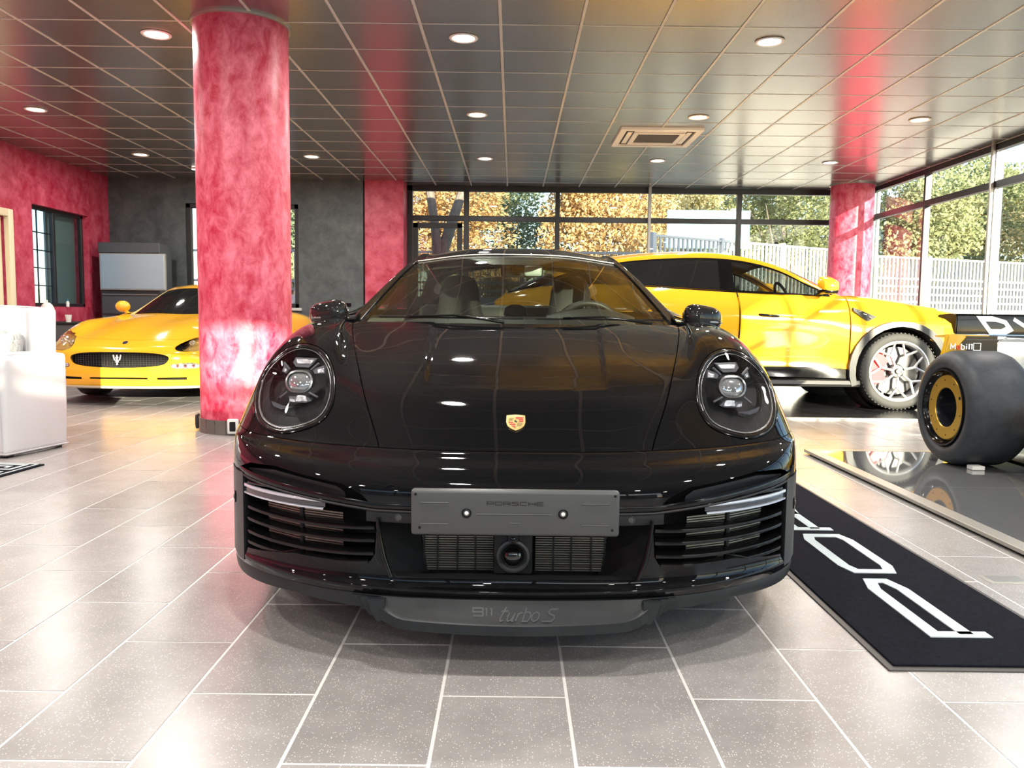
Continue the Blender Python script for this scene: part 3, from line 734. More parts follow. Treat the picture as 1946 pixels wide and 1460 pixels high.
# hood, fenders
HE = 2.985
bm = patch(S, -HE, HE, 7.02, 12.98, 140, 110)
for v in bm.verts:    # the two creases of the raised centre
    if v.co.y > .45:
        a = (.286 + .065 * (v.co.y - .47)); k = min(1, max(0, (v.co.y - .42) / .12)); s = min(1, max(0, (a - abs(v.co.x)) / .016)); s = s * s * (3 - 2 * s)
        v.co.z += -.005 * k * s
done(bm, 'hood', M_paint, pc, 38)
HLC = (.676, .705)
def ell(cx, cz, a, b, tilt, n=40):
    t = math.radians(tilt)
    return [(cx + a * math.cos(q) * math.cos(t) - b * math.sin(q) * math.sin(t), cz + a * math.cos(q) * math.sin(t) + b * math.sin(q) * math.cos(t)) for q in [2 * PI * i / n for i in range(n)]]
# headlamp outline measured in the picture
hl_px = [(581, 652), (604, 658), (623, 675), (637, 708), (638, 745), (633, 772), (618, 797), (594, 813), (558, 824), (525, 825), (497, 812), (483, 787), (483, 753), (494, 719), (510, 692), (535, 668), (560, 655)]
def solve_fender(px, py):
    """ray / fender surface intersection -> local point"""
    d = r2 * ((px - 973) / F_PX) + u2 * ((730 - py) / F_PX) + fw; best = None
    return d
from mathutils.bvhtree import BVHTree
_G = S.grid(lin(-9, -3, 90), lin(6.2, 12.2, 120)); GF = _G.reshape(-1, 3); _nu = _G.shape[1]
_V = [Vector(p) for p in GF]; _F = [(i * _nu + j, i * _nu + j + 1, (i + 1) * _nu + j + 1, (i + 1) * _nu + j) for i in range(_G.shape[0] - 1) for j in range(_nu - 1)]
BV = BVHTree.FromPolygons(_V, _F)
def on_fender(px, py):
    d = solve_fender(px, py).normalized(); O = Vector((-PX, -NOSE_Y, CAM_H)); h = BV.ray_cast(O, d)
    if h[0] is not None: return h[0]
    best = None
    for k in range(200):
        q = O + d * (2.0 + k * .01); n = BV.find_nearest(q)
        if best is None or n[3] < best[0]: best = (n[3], n[0])
    return best[1]
hl3 = [on_fender(*p) for p in hl_px]
hl2 = smooth_closed([(p.x, p.z) for p in hl3], 44)
for sgn in (-1, 1):
    bm = patch(S, sgn * 3.015, sgn * 9, 7.02, 13, 70, 90, flip=(sgn < 0))
    poly = [(x * -sgn, z) for x, z in hl2]
    cut_poly(bm, poly, FZ, lambda c: c.y < .95)
    done(bm, 'front_fender', M_paint, pc, 38)
# black inner shell standing in for the shade inside the panel gaps
bm = NB(); G = S.grid(lin(-8.6, 8.6, 60), lin(6.2, 13, 40)); nm = np.zeros_like(G)
grid_bm(bm, G); bm.normal_update()
for v in bm.verts: v.co -= v.normal * .03 if v.normal.z > 0 else -v.normal * .03
for p in (INT_L, INT_R): pass
cut_poly(bm, [(x * 1.02, z) for x, z in hl2], FZ, lambda c: c.y < 1.0); cut_poly(bm, [(-x * 1.02, z) for x, z in hl2], FZ, lambda c: c.y < 1.0)
done(bm, 'gap_shade_shell', M_void, pc)

# -------- greenhouse
GR = [[(0, 1.235, .880), (.33, 1.275, .882), (.665, 1.42, .885), (.712, 1.46, .892), (.772, 1.52, .902)],
      [(0, 1.60, 1.065), (.30, 1.64, 1.058), (.600, 1.76, 1.028), (.648, 1.80, 1.015), (.712, 1.84, .955)],
      [(0, 1.99, 1.214), (.27, 2.02, 1.208), (.500, 2.10, 1.184), (.546, 2.14, 1.163), (.685, 2.18, .948)],
      [(0, 2.45, 1.283), (.25, 2.46, 1.276), (.44, 2.48, 1.246), (.515, 2.5, 1.22), (.70, 2.5, .94)],
      [(0, 2.95, 1.25), (.24, 2.95, 1.238), (.42, 2.97, 1.205), (.50, 3.0, 1.15), (.70, 3.0, .95)],
      [(0, 3.5, 1.09), (.2, 3.5, 1.08), (.36, 3.5, 1.05), (.44, 3.5, 1.0), (.66, 3.5, .93)],
      [(0, 4.1, .88), (.2, 4.1, .878), (.36, 4.1, .872), (.5, 4.1, .865), (.66, 4.1, .86)],
      [(0, 4.42, .74), (.2, 4.42, .74), (.36, 4.41, .735), (.48, 4.40, .73), (.60, 4.38, .72)]]
SG = Surf(GR)
M_ws = glass_mat('car_glass', (.55, .60, .55), .10)
M_dkg = glass_mat('dark_car_glass', (.25, .27, .26), .07)
o = done(patch(SG, -1.97, 1.97, -.0, 1.98, 40, 30, fl=False), 'windscreen', M_ws, pc, 60)
for sgn in (-1, 1):
    done(patch(SG, sgn * 1.985, sgn * 3.0, 0, 2.0, 8, 30, depth=.03, flip=sgn < 0), 'windscreen_pillar', M_paint, pc, 50)
    done(patch(SG, sgn * 3.02, sgn * 3.98, .3, 4.6, 8, 40, fl=False, flip=sgn < 0), 'side_window', M_dkg, pc, 50)
    done(patch(SG, sgn * 3.0, sgn * 3.99, 4.6, 5.6, 8, 10, depth=.01, flip=sgn < 0), 'rear_pillar', M_paint, pc, 50)
    done(patch(SG, sgn * 3.0, sgn * 3.99, 5.6, 7, 8, 14, depth=.01, flip=sgn < 0), 'rear_deck_side', M_paint, pc, 50)
bm = NB(); 
done(patch(SG, -3.0, 3.0, 2.0, 4.2, 60, 40, depth=.02), 'roof', M_paint, pc, 50)
done(patch(SG, -2.2, 2.2, 4.2, 5.7, 40, 20, fl=False), 'rear_window', M_dkg, pc, 50)
for sgn in (-1, 1): done(patch(SG, sgn * 2.2, sgn * 3.0, 4.2, 5.7, 10, 20, depth=.02, flip=sgn < 0), 'roof_rail', M_paint, pc, 50)
done(patch(SG, -3.0, 3.0, 5.72, 7, 40, 20, depth=.02), 'engine_lid', M_paint, pc, 50)
# thin bright seal along the top edge of the windscreen
P_ = [SG.pt(u, 1.985) + Vector((0, -.004, .004)) for u in lin(-1.93, 1.93, 40)]
bm = NB(); add_tube(bm, P_, .003, 6); done(bm, 'windscreen_seal', mat('seal_grey', (.55, .56, .53), .3, .5), pc, 80)
for sgn in (-1, 1):
    bm = NB(); add_tube(bm, [SG.pt(sgn * 1.98, v) + Vector((sgn * .002, -.004, .003)) for v in lin(.05, 1.98, 24)], .0035, 6); done(bm, 'pillar_seal', M_gblack, pc, 80)
# cowl tray + wipers
bm = NB()
G = np.array([[(S.pt(u * 1.47, 12.97) + Vector((0, .003, -.012 - .0 * k))) * (1 - k) + k * (SG.pt(u * .95, .05) + Vector((0, .02, -.02))) for u in lin(-2.1, 2.1, 30)] for k in (0, .5, 1)])
grid_bm(bm, G); done(bm, 'cowl_tray', M_mblack, pc)
for x0, x1 in ((-.50, .03), (.08, .56)):
    bm = NB(); pts = [SG.pt(x / .30, .10 if i else .10) + Vector((0, -.02, .008)) for i, x in enumerate(lin(x0, x1, 14))]
    add_tube(bm, pts, .004, 6); wp = done(bm, 'wiper', M_gblack, pc, 60)
    bm = NB(); add_tube(bm, [pts[3] + Vector((0, -.01, .004)), pts[7] + Vector((0, -.012, .01)), pts[10] + Vector((0, -.03, -.004)), pts[12] + Vector((0, -.05, -.015))], [.004, .005, .006, .007], 6); done(bm, 'wiper_arm', M_gblack, wp, 60)

# -------- body side
BS = [[(.655, 1.275, .892), (.84, 1.30, .868), (.899, 1.30, .76), (.905, 1.30, .5), (.88, 1.30, .2)],
      [(.69, 1.75, .93), (.815, 1.75, .885), (.875, 1.75, .76), (.885, 1.75, .5), (.86, 1.75, .2)],
      [(.70, 2.5, .945), (.81, 2.5, .90), (.868, 2.5, .78), (.88, 2.5, .5), (.86, 2.5, .2)],
      [(.70, 3.0, .95), (.84, 3.0, .925), (.925, 3.0, .8), (.935, 3.0, .5), (.90, 3.0, .21)],
      [(.66, 3.5, .93), (.86, 3.5, .92), (.945, 3.5, .8), (.95, 3.5, .5), (.93, 3.5, .25)],
      [(.66, 4.1, .86), (.84, 4.1, .85), (.93, 4.1, .76), (.93, 4.1, .5), (.90, 4.1, .3)],
      [(.58, 4.44, .73), (.72, 4.42, .72), (.84, 4.38, .66), (.85, 4.38, .5), (.80, 4.36, .35)]]
def circ(cy, cz, r, n=28): return [(cy + r * math.cos(2 * PI * i / n), cz + r * math.sin(2 * PI * i / n)) for i in range(n)]
for sgn in (-1, 1):
    SB = Surf([[(sgn * x, y, z) for x, y, z in r_] for r_ in BS], mirror=False)
    G0 = patch(SB, 0, 4, 0.03, .98, 30, 12, depth=.008, flip=sgn > 0); done(G0, 'front_quarter_panel', M_paint, pc, 40)
    dr = done(patch(SB, 0, 3.7, 1.0, 2.6, 30, 40, depth=.008, flip=sgn > 0), 'door', M_paint, pc, 40)
    bm = NB(); add_box(bm, (sgn * .872, 2.28, .765), (sgn * .892, 2.46, .785), .006, 2); done(bm, 'door_handle', M_gblack, dr)
    done(patch(SB, 3.72, 4, 1.0, 2.6, 4, 30, depth=.008, flip=sgn > 0), 'side_sill', M_mblack, pc, 40)
    bm = patch(SB, 0, 4, 2.62, 6, 34, 60, fl=False, flip=sgn > 0)
    cut_poly(bm, circ(3.42, .34, .375), ((0, 0, 0), (0, 1, 0), (0, 0, 1)), lambda c: abs(c.x) > .8)
    flange(bm, [e for e in bm.edges if e.is_boundary], lambda c: Vector((-sgn * .03, 0, 0))); done(bm, 'rear_fender', M_paint, pc, 40)
# tail
tl = [[(x, y, z) for x, y, z in r_] for r_ in [[(0, 4.44, .735), (.3, 4.43, .735), (.6, 4.40, .725), (.8, 4.36, .70)], [(0, 4.54, .62), (.3, 4.53, .62), (.65, 4.47, .62), (.85, 4.38, .60)], [(0, 4.50, .45), (.3, 4.49, .45), (.65, 4.45, .45), (.86, 4.36, .45)], [(0, 4.42, .2), (.3, 4.41, .2), (.6, 4.38, .2), (.8, 4.33, .22)]]]
done(patch(Surf(tl), -3, 3, 0, 3, 40, 24, depth=.02, flip=True), 'rear_bumper', M_paint, pc)
bm = NB(); add_tube(bm, [(-.78, 4.40, .60), (-.4, 4.515, .61), (0, 4.55, .61), (.4, 4.515, .61), (.78, 4.40, .60)], .012, 6); done(bm, 'tail_light_bar', mat('tail_red', (.5, .01, .01), .2), pc)
# underbody
box_obj('underbody', (-.78, .32, .16), (.78, 4.2, .24), M_void, pc, .01)

# -------- wheels
def sport_wheel(x, y, r, wd, parent, sgn, rim=M_gblack, spokes=10, face=None):
    t = bpy.data.objects.new('wheel', None); COL.objects.link(t); t.parent = parent; t.location = (x, y, r); t.rotation_euler = (0, 0, 0 if sgn > 0 else PI)
    bm = NB(); add_lathe(bm, [(r * .72, -wd * .5), (r * .80, -wd * .52), (r * .93, -wd * .5), (r * .985, -wd * .42), (r, -wd * .3), (r, wd * .3), (r * .985, wd * .42), (r * .93, wd * .5), (r * .80, wd * .52), (r * .72, wd * .5)], axis=(1, 0, 0), n=48); done(bm, 'tyre', M_rubber, t, 50)
    bm = NB(); add_lathe(bm, [(r * .73, -wd * .48), (r * .68, -wd * .45), (r * .66, wd * .3), (r * .74, wd * .49), (r * .71, wd * .5), (r * .66, wd * .40), (r * .2, -.02), (0, -.02)], axis=(1, 0, 0), n=40); done(bm, 'rim', rim, t, 40)
    bm = NB()
    for k in range(spokes):
        a = 2 * PI * k / spokes; M = Matrix.Rotation(a, 4, 'X')
        add_box(bm, (wd * .30, -.013, r * .14), (wd * .42, .013, r * .69), .004, M=M)
    done(bm, 'spokes', face or rim, t, 30)
    bm = NB(); add_lathe(bm, [(0, wd * .47), (r * .16, wd * .45), (r * .18, wd * .30), (r * .18, 0)], axis=(1, 0, 0), n=24); done(bm, 'hub', face or rim, t)
    bm = NB(); add_lathe(bm, [(r * .58, wd * .05), (r * .58, wd * .1), (.05, wd * .1), (.05, wd * .05)], axis=(1, 0, 0), n=32); done(bm, 'brake_disc', mat('brake_disc', (.25, .25, .26), .35, .8), t)
    return t
for sgn in (-1, 1):
    sport_wheel(sgn * .765, .97, .345, .25, pc, sgn); sport_wheel(sgn * .765, 3.42, .355, .31, pc, sgn)

# -------- lower lip
def lip_pt(x, off, z): return Vector((x, plan(x) + off, z))
bm = NB(); xs = lin(-.90, .90, 90)
prof = []
for x in xs:
    a = abs(x); zt = float(np.interp(a, [0, .5, .67, .79, .865, .9], [.190, .198, .199, .195, .182, .165])); zb = float(np.interp(a, [0, .4, .6, .9], [.152, .153, .164, .150]))
    prof.append([lip_pt(x, .012, zt + .004), lip_pt(x, .004, zt - .008), lip_pt(x, .012, zb), lip_pt(x, .05, zb - .012), lip_pt(x, .16, zb)])
grid_bm(bm, np.array(prof)); done(bm, 'lower_lip', M_lip, pc, 50)
# extended centre spoiler
bm = NB(); prof = []
for x in lin(-.345, .345, 60):
    a = abs(x) / .345; e = max(0, (a - .80) / .20); zb = .112 + .012 * a * a + .022 * e ** 2; yo = plan(x)
    prof.append([Vector((x, yo + .03, .196)), Vector((x, yo - .001, .192)), Vector((x, yo - .014, .170)), Vector((x, yo - .028 + .01 * e, zb + .028)), Vector((x, yo - .034 + .01 * e, zb + .024)), Vector((x, yo - .036 + .01 * e, zb)), Vector((x, yo - .028, zb - .004)), Vector((x, yo + .08, .15))])
grid_bm(bm, np.array(prof)); sp = done(bm, 'centre_spoiler', M_lip, pc, 40)
for sgn in (-1, 1):
    for k in range(3):
        x = .345 + .022 * k; zb = .132 + .010 * k; yo = plan(x)
        bm = NB(); add_prism(bm, [(x - .012, .190), (x + .034, .190), (x + .020, zb + .020), (x + .006, zb), (x - .012, zb + .004)], lambda u, v, d: Vector((sgn * u, yo - .020 + .012 * k + d + (.19 - v) * -.1, v)), 0, .02)
        done(bm, 'spoiler_fold', M_lip, sp, 30)
M_mark = mat('embossed_mark', (.024, .027, .03), .35)
def fn_sp(u, v, d):
    t = (v - .140) / .052; yo = plan(u) - .029 + .028 * t; return Vector((u, yo - d, v))
x = -.105
for ch, wd, h, sw in (('9', .032, .020, .0035), ('1', .016, .020, .0035), ('1', .016, .020, .0035)):
    done(letter_bm(ch, x, .158, wd * .8, h * .85, sw, fn_sp, -.002, .0022), 'embossed_letter', M_mark, sp, 30); x += wd * (.98 if ch == '9' else .8)
x = -.040
for ch, wd, h in (('t', .020, .034), ('u', .021, .030), ('r', .017, .030), ('b', .019, .032), ('o', .022, .032), ('s', .03, .030)):
    if ch == 's': x += .014
    def fi(u, v, d, x=x): return fn_sp(u + (v - .148) * .35, v, d)
    done(letter_bm(ch, x, .148, wd * .85, h * .9, .0038, fi, -.002, .0022), 'embossed_letter', M_mark, sp, 30); x += wd * 1.06

# -------- centre opening: matte surround, radiators, radar
def shell_strip(name, rings, m, parent=pc, closed=True, ang=40):
    bm = NB(); V = [[bm.verts.new(p) for p in r_] for r_ in rings]; n = len(V[0])
    for A_, B_ in zip(V, V[1:]):
        for i in range(n if closed else n - 1): bm.faces.new((A_[i], A_[(i + 1) % n], B_[(i + 1) % n], B_[i]))
    return done(bm, name, m, parent, ang)
def inset(poly, k, cx, cz): return [(cx + (x - cx) * k[0], cz + (z - cz) * k[1]) for x, z in poly]
cz_ = sum(z for _, z in CEN) / len(CEN)
r0 = [Vector((x, plan(x) + .012, z)) for x, z in CEN]
r1 = [Vector((x * .985, plan(x) + .035, z + (.004 if z < .3 else 0))) for x, z in CEN]
r2_ = [Vector((max(-.262, min(.262, x * .74)), .17, (z - .034 if z < .3 else z))) for x, z in CEN]
shell_strip('intake_surround', [r0, r1, r2_], M_mblack)
box_obj('intake_back', (-.36, .20, .19), (.36, .21, .47), M_void, pc)
for sgn in (-1, 1):
    rad = bpy.data.objects.new('radiator', None); COL.objects.link(rad); rad.parent = pc; rad.location = (0, 0, 0)
    x0, x1 = (.058, .255)
    bm = NB()
    for k in range(26):
        z = .218 + k * .0066; add_box(bm, (sgn * x0 if sgn > 0 else -x1, .165, z), (sgn * x1 if sgn > 0 else -x0, .172, z + .0032))
    f_ = done(bm, 'radiator_fins', M_alu, rad, kind='stuff')
    for q in (.25, .5, .78, .97):
        bm = NB(); xx = sgn * (x0 + (x1 - x0) * q); add_box(bm, (xx - .0022, .158, .218), (xx + .0022, .166, .39)); done(bm, 'grille_bar', M_mblack, rad)
    bm = NB()
    for k in range(13):
        z = .222 + k * .0132; add_box(bm, (sgn * x0 if sgn > 0 else -x1, .160, z), (sgn * x1 if sgn > 0 else -x0, .164, z + .0022))
    done(bm, 'grille_wires', M_mblack, rad, kind='stuff')
# radar housing
rd = bpy.data.objects.new('radar_sensor', None); COL.objects.link(rd); rd.parent = pc; rd.location = (-.004, .10, .281)
bm = NB(); add_box(bm, (-.053, -.005, -.052), (.053, .05, .078), .008, 2); done(bm, 'housing', M_mblack, rd)
bm = NB(); add_lathe(bm, [(.041, -.002), (.044, .004), (.044, .008), (.038, .010), (.032, .004), (.030, .0)], axis=(0, -1, 0), c=(0, -.006, 0), n=40); done(bm, 'lens_ring', mat('soft_black', (.05, .052, .055), .3), rd)
bm = NB(); add_lathe(bm, [(.031, .0), (.029, .010), (.024, .018), (.014, .025), (0, .027)], axis=(0, -1, 0), c=(0, -.004, 0), n=40); done(bm, 'lens_dome', mat('dome_black', (.004, .004, .005), .02, coat=1), rd, 80)
bm = NB(); add_box(bm, (-.016, -.016, .036), (.016, -.002, .062), .004); done(bm, 'camera_bracket', M_mblack, rd)
bm = NB(); add_lathe(bm, [(.009, 0), (.009, .004), (.006, .005), (0, .007)], axis=(0, -1, 0), c=(0, -.016, .044), n=20); done(bm, 'camera_lens', M_gblack, rd)
# plate carrier
pl = bpy.data.objects.new('plate_carrier', None); COL.objects.link(pl); pl.parent = pc; pl.location = (-.0, -.030, .4265)
M_plate = mat('plate_plastic', (.060, .063, .064), .38, bump=(500, .1, .0004))
bm = NB(); add_box(bm, (-.262, 0, -.0585), (.262, .028, .0585), .009, 3); done(bm, 'plate_panel', M_plate, pl)
for k, (x0, x1, z) in enumerate([(-.238, -.168, .026), (-.238, -.168, -.028), (.166, .236, .026), (.166, .236, -.028), (-.098, .094, -.002), (-.014, .014, -.0245)]):
    bm = NB(); add_tube(bm, [(x0, -.0004, z), (x1, -.0004, z)], .0026, 8, flat=.6); done(bm, 'pressed_rib', M_plate, pl)
for x in (-.122, .120):
    bm = NB(); add_lathe(bm, [(.0115, 0), (.0125, .0025), (.0105, .003), (.008, -.001), (0, -.001)], axis=(0, -1, 0), c=(x, 0, 0), n=28); o = done(bm, 'screw_cup', M_gblack, pl)
    bm = NB(); add_lathe(bm, [(.0052, .0), (.005, .002), (.003, .0035), (0, .004)], axis=(0, -1, 0), c=(x, -.001, 0), n=20); done(bm, 'screw', M_white, o)
for x, z in ((-.250, .047), (.250, .047), (-.240, -.038), (.244, -.040)):
    bm = NB(); add_lathe(bm, [(.0035, 0), (.003, .0016), (0, .001)], axis=(0, -1, 0), c=(x, 0, z), n=10); done(bm, 'rivet', M_gblack, pl)
x = -.071
for ch in 'PORSCHE':
    done(letter_bm(ch, x, .021, .0165, .0085, .0019, lambda u, v, d: Vector((u, -d, v)), -.001, .0006), 'plate_letter', mat('plate_mark', (.008, .008, .009), .5), pl, 30); x += .0208
bm = NB(); add_prism(bm, [(-.36, .470), (-.27, .4725), (0, .474), (.27, .4725), (.36, .470), (.36, .452), (-.36, .452)], lambda u, v, d: Vector((u, plan(u) + d, v)), -.006, .02)
# horizontal trim bar running from intake to intake
def strip(name, x0, x1, z0f, z1f, off, m, n=40, thick=.02, parent=pc):
    bm = NB(); P0 = [];
    for x in lin(x0, x1, n):
        za, zb = z0f(x), z1f(x); y = plan(x) + off
        P0.append([Vector((x, y + thick, zb)), Vector((x, y + .002, zb)), Vector((x, y, zb - .003)), Vector((x, y, za + .003)), Vector((x, y + .002, za)), Vector((x, y + thick, za))])
    grid_bm(bm, np.array(P0)); return done(bm, name, m, parent, 50)
def zt(x): a = abs(x); return .438 + .045 * max(0, (a - .36) / .5) ** 1.0
for sgn in (-1, 1):
    s = strip('bumper_trim_bar', sgn * .25, sgn * .86, lambda x: zt(x) - .016, lambda x: zt(x), -.004, M_gblack)
    strip('bumper_trim_bar', sgn * .25, sgn * .86, lambda x: zt(x) - .0165 - .007, lambda x: zt(x) - .0175, -.006, M_mblack)
    s = strip('sensor_panel', sgn * .26, sgn * .385, lambda x: .386, lambda x: zt(x) - .023, .002, M_mblack)
    bm = NB(); add_lathe(bm, [(.0075, 0), (.0070, .002), (0, .002)], axis=(0, -1, 0), c=(sgn * .298, plan(.298) + .003, .401), n=24); add_lathe(bm, [(.0105, 0), (.0105, .001), (.0088, .001), (.0088, 0)], axis=(0, -1, 0), c=(sgn * .298, plan(.298) + .003, .401), n=24); done(bm, 'parking_sensor', mat('sensor_grey', (.06, .06, .062), .35), s)
# tow cap
bm = NB(); 
c = (-.318, plan(.318) - .001, .470); add_lathe(bm, [(.0178, -.001), (.0178, .0014), (.0165, .0014), (.0165, -.001)], axis=(-.12, -1, 0), c=c, n=40); done(bm, 'tow_cap_ring', M_gblack, pc)

# -------- side intakes
for sgn in (-1, 1):
    q = bpy.data.objects.new('side_intake', None); COL.objects.link(q); q.parent = pc; q.location = (0, 0, 0)
    poly = [(x * -sgn, z) for x, z in oi]
    ra = [Vector((x, plan(x) + .008, z)) for x, z in poly]; rb = [Vector((x * .995, plan(x) + .04, z)) for x, z in poly]
    cx = sum(p[0] for p in poly) / len(poly); cz = sum(p[1] for p in poly) / len(poly)
    rc = [Vector((cx + (x - cx) * .9, min(plan(x) + .13, .46), cz + (z - cz) * .92)) for x, z in poly]
    shell_strip('intake_duct', [ra, rb, rc], M_gblack, q)
    bm = NB(); vs = [bm.verts.new(v) for v in rc]; bm.faces.new(vs); done(bm, 'duct_back', M_void, q)
    # heat exchanger
    bm = NB()
    for k in range(24):
        z = .235 + k * .0066
        for (a, b) in ((.46, .575), (.59, .70)):
            add_prism(bm, [(0, 0), (1, 0), (1, 1), (0, 1)], lambda u, v, d, a=a, b=b, z=z: Vector((sgn * (a + (b - a) * u), plan(a + (b - a) * u) + .052 + d, z + .0036 * v)), 0, .006)
    done(bm, 'radiator_fins', M_alu, q, kind='stuff')
    # outer pillar trim
    bm = NB(); rows = []
    for z in lin(.205, .462, 12):
        k = (z - .205) / .257; xo = .884
        rows.append([Vector((sgn * xo, plan(xo) + .03, z)), Vector((sgn * (xo - .003), plan(xo - .003) + .004, z)), Vector((sgn * (xo - .030), plan(xo - .03) - .010, z)), Vector((sgn * (xo - .070), plan(xo - .07) - .014, z)), Vector((sgn * (xo - .100), plan(xo - .10) - .006, z)), Vector((sgn * (xo - .104), plan(xo - .104) + .006, z)), Vector((sgn * (xo - .105), plan(xo - .105) + .09, z))])
    grid_bm(bm, np.array(rows)); done(bm, 'outer_pillar', mat('pillar_grey', (.030, .032, .035), .38), q, 50)
    sl = (plan(.845) - plan(.815)) / .03; Tn = Vector((sgn, sl, 0)).normalized(); Nn = Vector((sgn * sl, -1, 0)).normalized(); c0 = Vector((sgn * .832, plan(.832) - .0135, .375))
    bm = NB(); add_prism(bm, [(-.008, -.016), (.008, -.016), (.008, .016), (-.008, .016)], lambda u, v, d: c0 + Tn * u + Vector((0, 0, v)) + Nn * d, -.004, .0025); o = done(bm, 'sensor_recess', M_gblack, q)
    bm = NB(); add_lathe(bm, [(.0075, 0), (.007, .002), (0, .003)], axis=Nn, c=c0 + Nn * .0025, n=20); done(bm, 'parking_sensor', mat('sensor_grey', (.06, .06, .062), .35), o)
    # upper blank panel
    top = [fp(*p, .018) for p in [(472, 889), (520, 893), (567, 906), (640, 924), (655, 935), (658, 946), (600, 936), (520, 925), (468, 917), (464, 905)]]
    bm = NB(); add_prism(bm, [(x * -sgn, z) for x, z in top], lambda u, v, d: Vector((u, plan(u) + .018 + d, v)), 0, .012)
    done(bm, 'blank_panel', M_mblack, q, 30)
    # running light strips
    M_led = mat('led_lens', (.62, .66, .74), .10, .3, coat=1)
    M_ledb = mat('led_body', (.05, .052, .058), .12, coat=.5)
    def bar(nm, pa, pb, hh, off, m, n=16, t0=0, par=q, th=.012):
        (xa, za), (xb, zb) = fp(*pa, off), fp(*pb, off); bm = NB(); g = []
        for k in range(n + 1):
            x = xa + (xb - xa) * k / n; z = za + (zb - za) * k / n; y = plan(x) + off
            g.append([Vector((-sgn * x, y + th, z + hh)), Vector((-sgn * x, y + .002, z + hh)), Vector((-sgn * x, y, z + hh * .6)), Vector((-sgn * x, y, z - hh * .6)), Vector((-sgn * x, y + .002, z - hh)), Vector((-sgn * x, y + th, z - hh))])
        grid_bm(bm, np.array(g)); return done(bm, nm, m, par, 50)
    lb = bar('light_housing', (463, 927), (618, 955), .0125, .004, M_ledb)
    bar('light_strip', (464, 921), (611, 952), .0042, -.003, M_led, par=lb)
    bar('light_clip', (470, 916), (514, 925), .0035, -.001, M_gblack, par=lb)
    bar('light_clip', (548, 932), (607, 943), .0035, -.001, M_gblack, par=lb)
    bar('light_line', (464, 935), (614, 968), .0022, -.002, M_led, par=lb)
    # louvre slats
    for (a, b) in (((472, 962), (712, 1003)), ((470, 983), (712, 1027)), ((470, 1007), (710, 1052)), ((472, 1028), (700, 1068))):
        (xa, za), (xb, zb) = fp(*a, .01), fp(*b, .01); bm = NB(); g = []
        for k in range(25):
            t = k / 24; x = xa + (xb - xa) * t; z = za + (zb - za) * t - .006 * math.sin(PI * t) ; y = plan(x) + .006 + .016 * math.sin(PI * min(1, t * 1.2)) * .6
            g.append([Vector((-sgn * x, y + .036, z + .010)), Vector((-sgn * x, y + .001, z + .0042)), Vector((-sgn * x, y, z)), Vector((-sgn * x, y + .001, z - .0042)), Vector((-sgn * x, y + .036, z + .004))])
        grid_bm(bm, np.array(g)); done(bm, 'louvre', M_gblack, q, 50)
    bm = NB(); add_box(bm, (sgn * .583 - .006, plan(.583) + .045, .235), (sgn * .583 + .006, plan(.583) + .075, .40), .003); done(bm, 'louvre_brace', M_mblack, q)
    # gloss blade between the intakes
    bl = [fp(718, 984), fp(722, 1020), fp(730, 1060), fp(744, 1096)]
    bm = NB(); add_tube(bm, [Vector((-sgn * x, plan(x) - .004, z)) for x, z in bl], [.006, .008, .010, .007], 10, flat=.8); done(bm, 'gloss_blade', M_paint, pc, 60)
# -------- bumper: bright crease above the plate comes from the surface itself

# -------- headlamps
M_hlens = glass_mat('headlamp_cover', (.95, .96, .97), -.01)
M_hdark = mat('headlamp_bowl', (.003, .003, .004), .5, spec=.05)
M_hgrey = mat('headlamp_grey', (.05, .05, .06), .35)
hc = Vector((sum(p.x for p in hl3), sum(p.y for p in hl3), sum(p.z for p in hl3))) / len(hl3)
n_f = None
def loop3(k, push, sgn):
    """outline scaled about centre by k and moved along the lamp normal"""
    out_ = []
    for (x, z) in hl2:
        xx = hc.x + (x - hc.x) * k; zz = hc.z + (z - hc.z) * k
        # depth from the fitted plane through the outline
        y = plane_y(xx, zz) + push
        out_.append(Vector((-sgn * xx, y, zz)))
    return out_
A_ = np.array([[p.x, p.z, 1] for p in hl3]); cf = np.linalg.lstsq(A_, np.array([p.y for p in hl3]), rcond=None)[0]
def plane_y(x, z): return float(cf[0] * x + cf[1] * z + cf[2])
def edge_y(x, z):
    h = BV.ray_cast(Vector((x, -1, z)), Vector((0, 1, 0)))
    if h[0] is not None and h[0].y < 1.1: return h[0].y
    return BV.find_nearest(Vector((x, plane_y(x, z), z)))[0].y
ey = [edge_y(x, z) for x, z in hl2]; 
for _ in range(3): ey = list(np.convolve(ey[-1:] + ey + ey[:1], np.array([.25, .5, .25]), 'valid'))
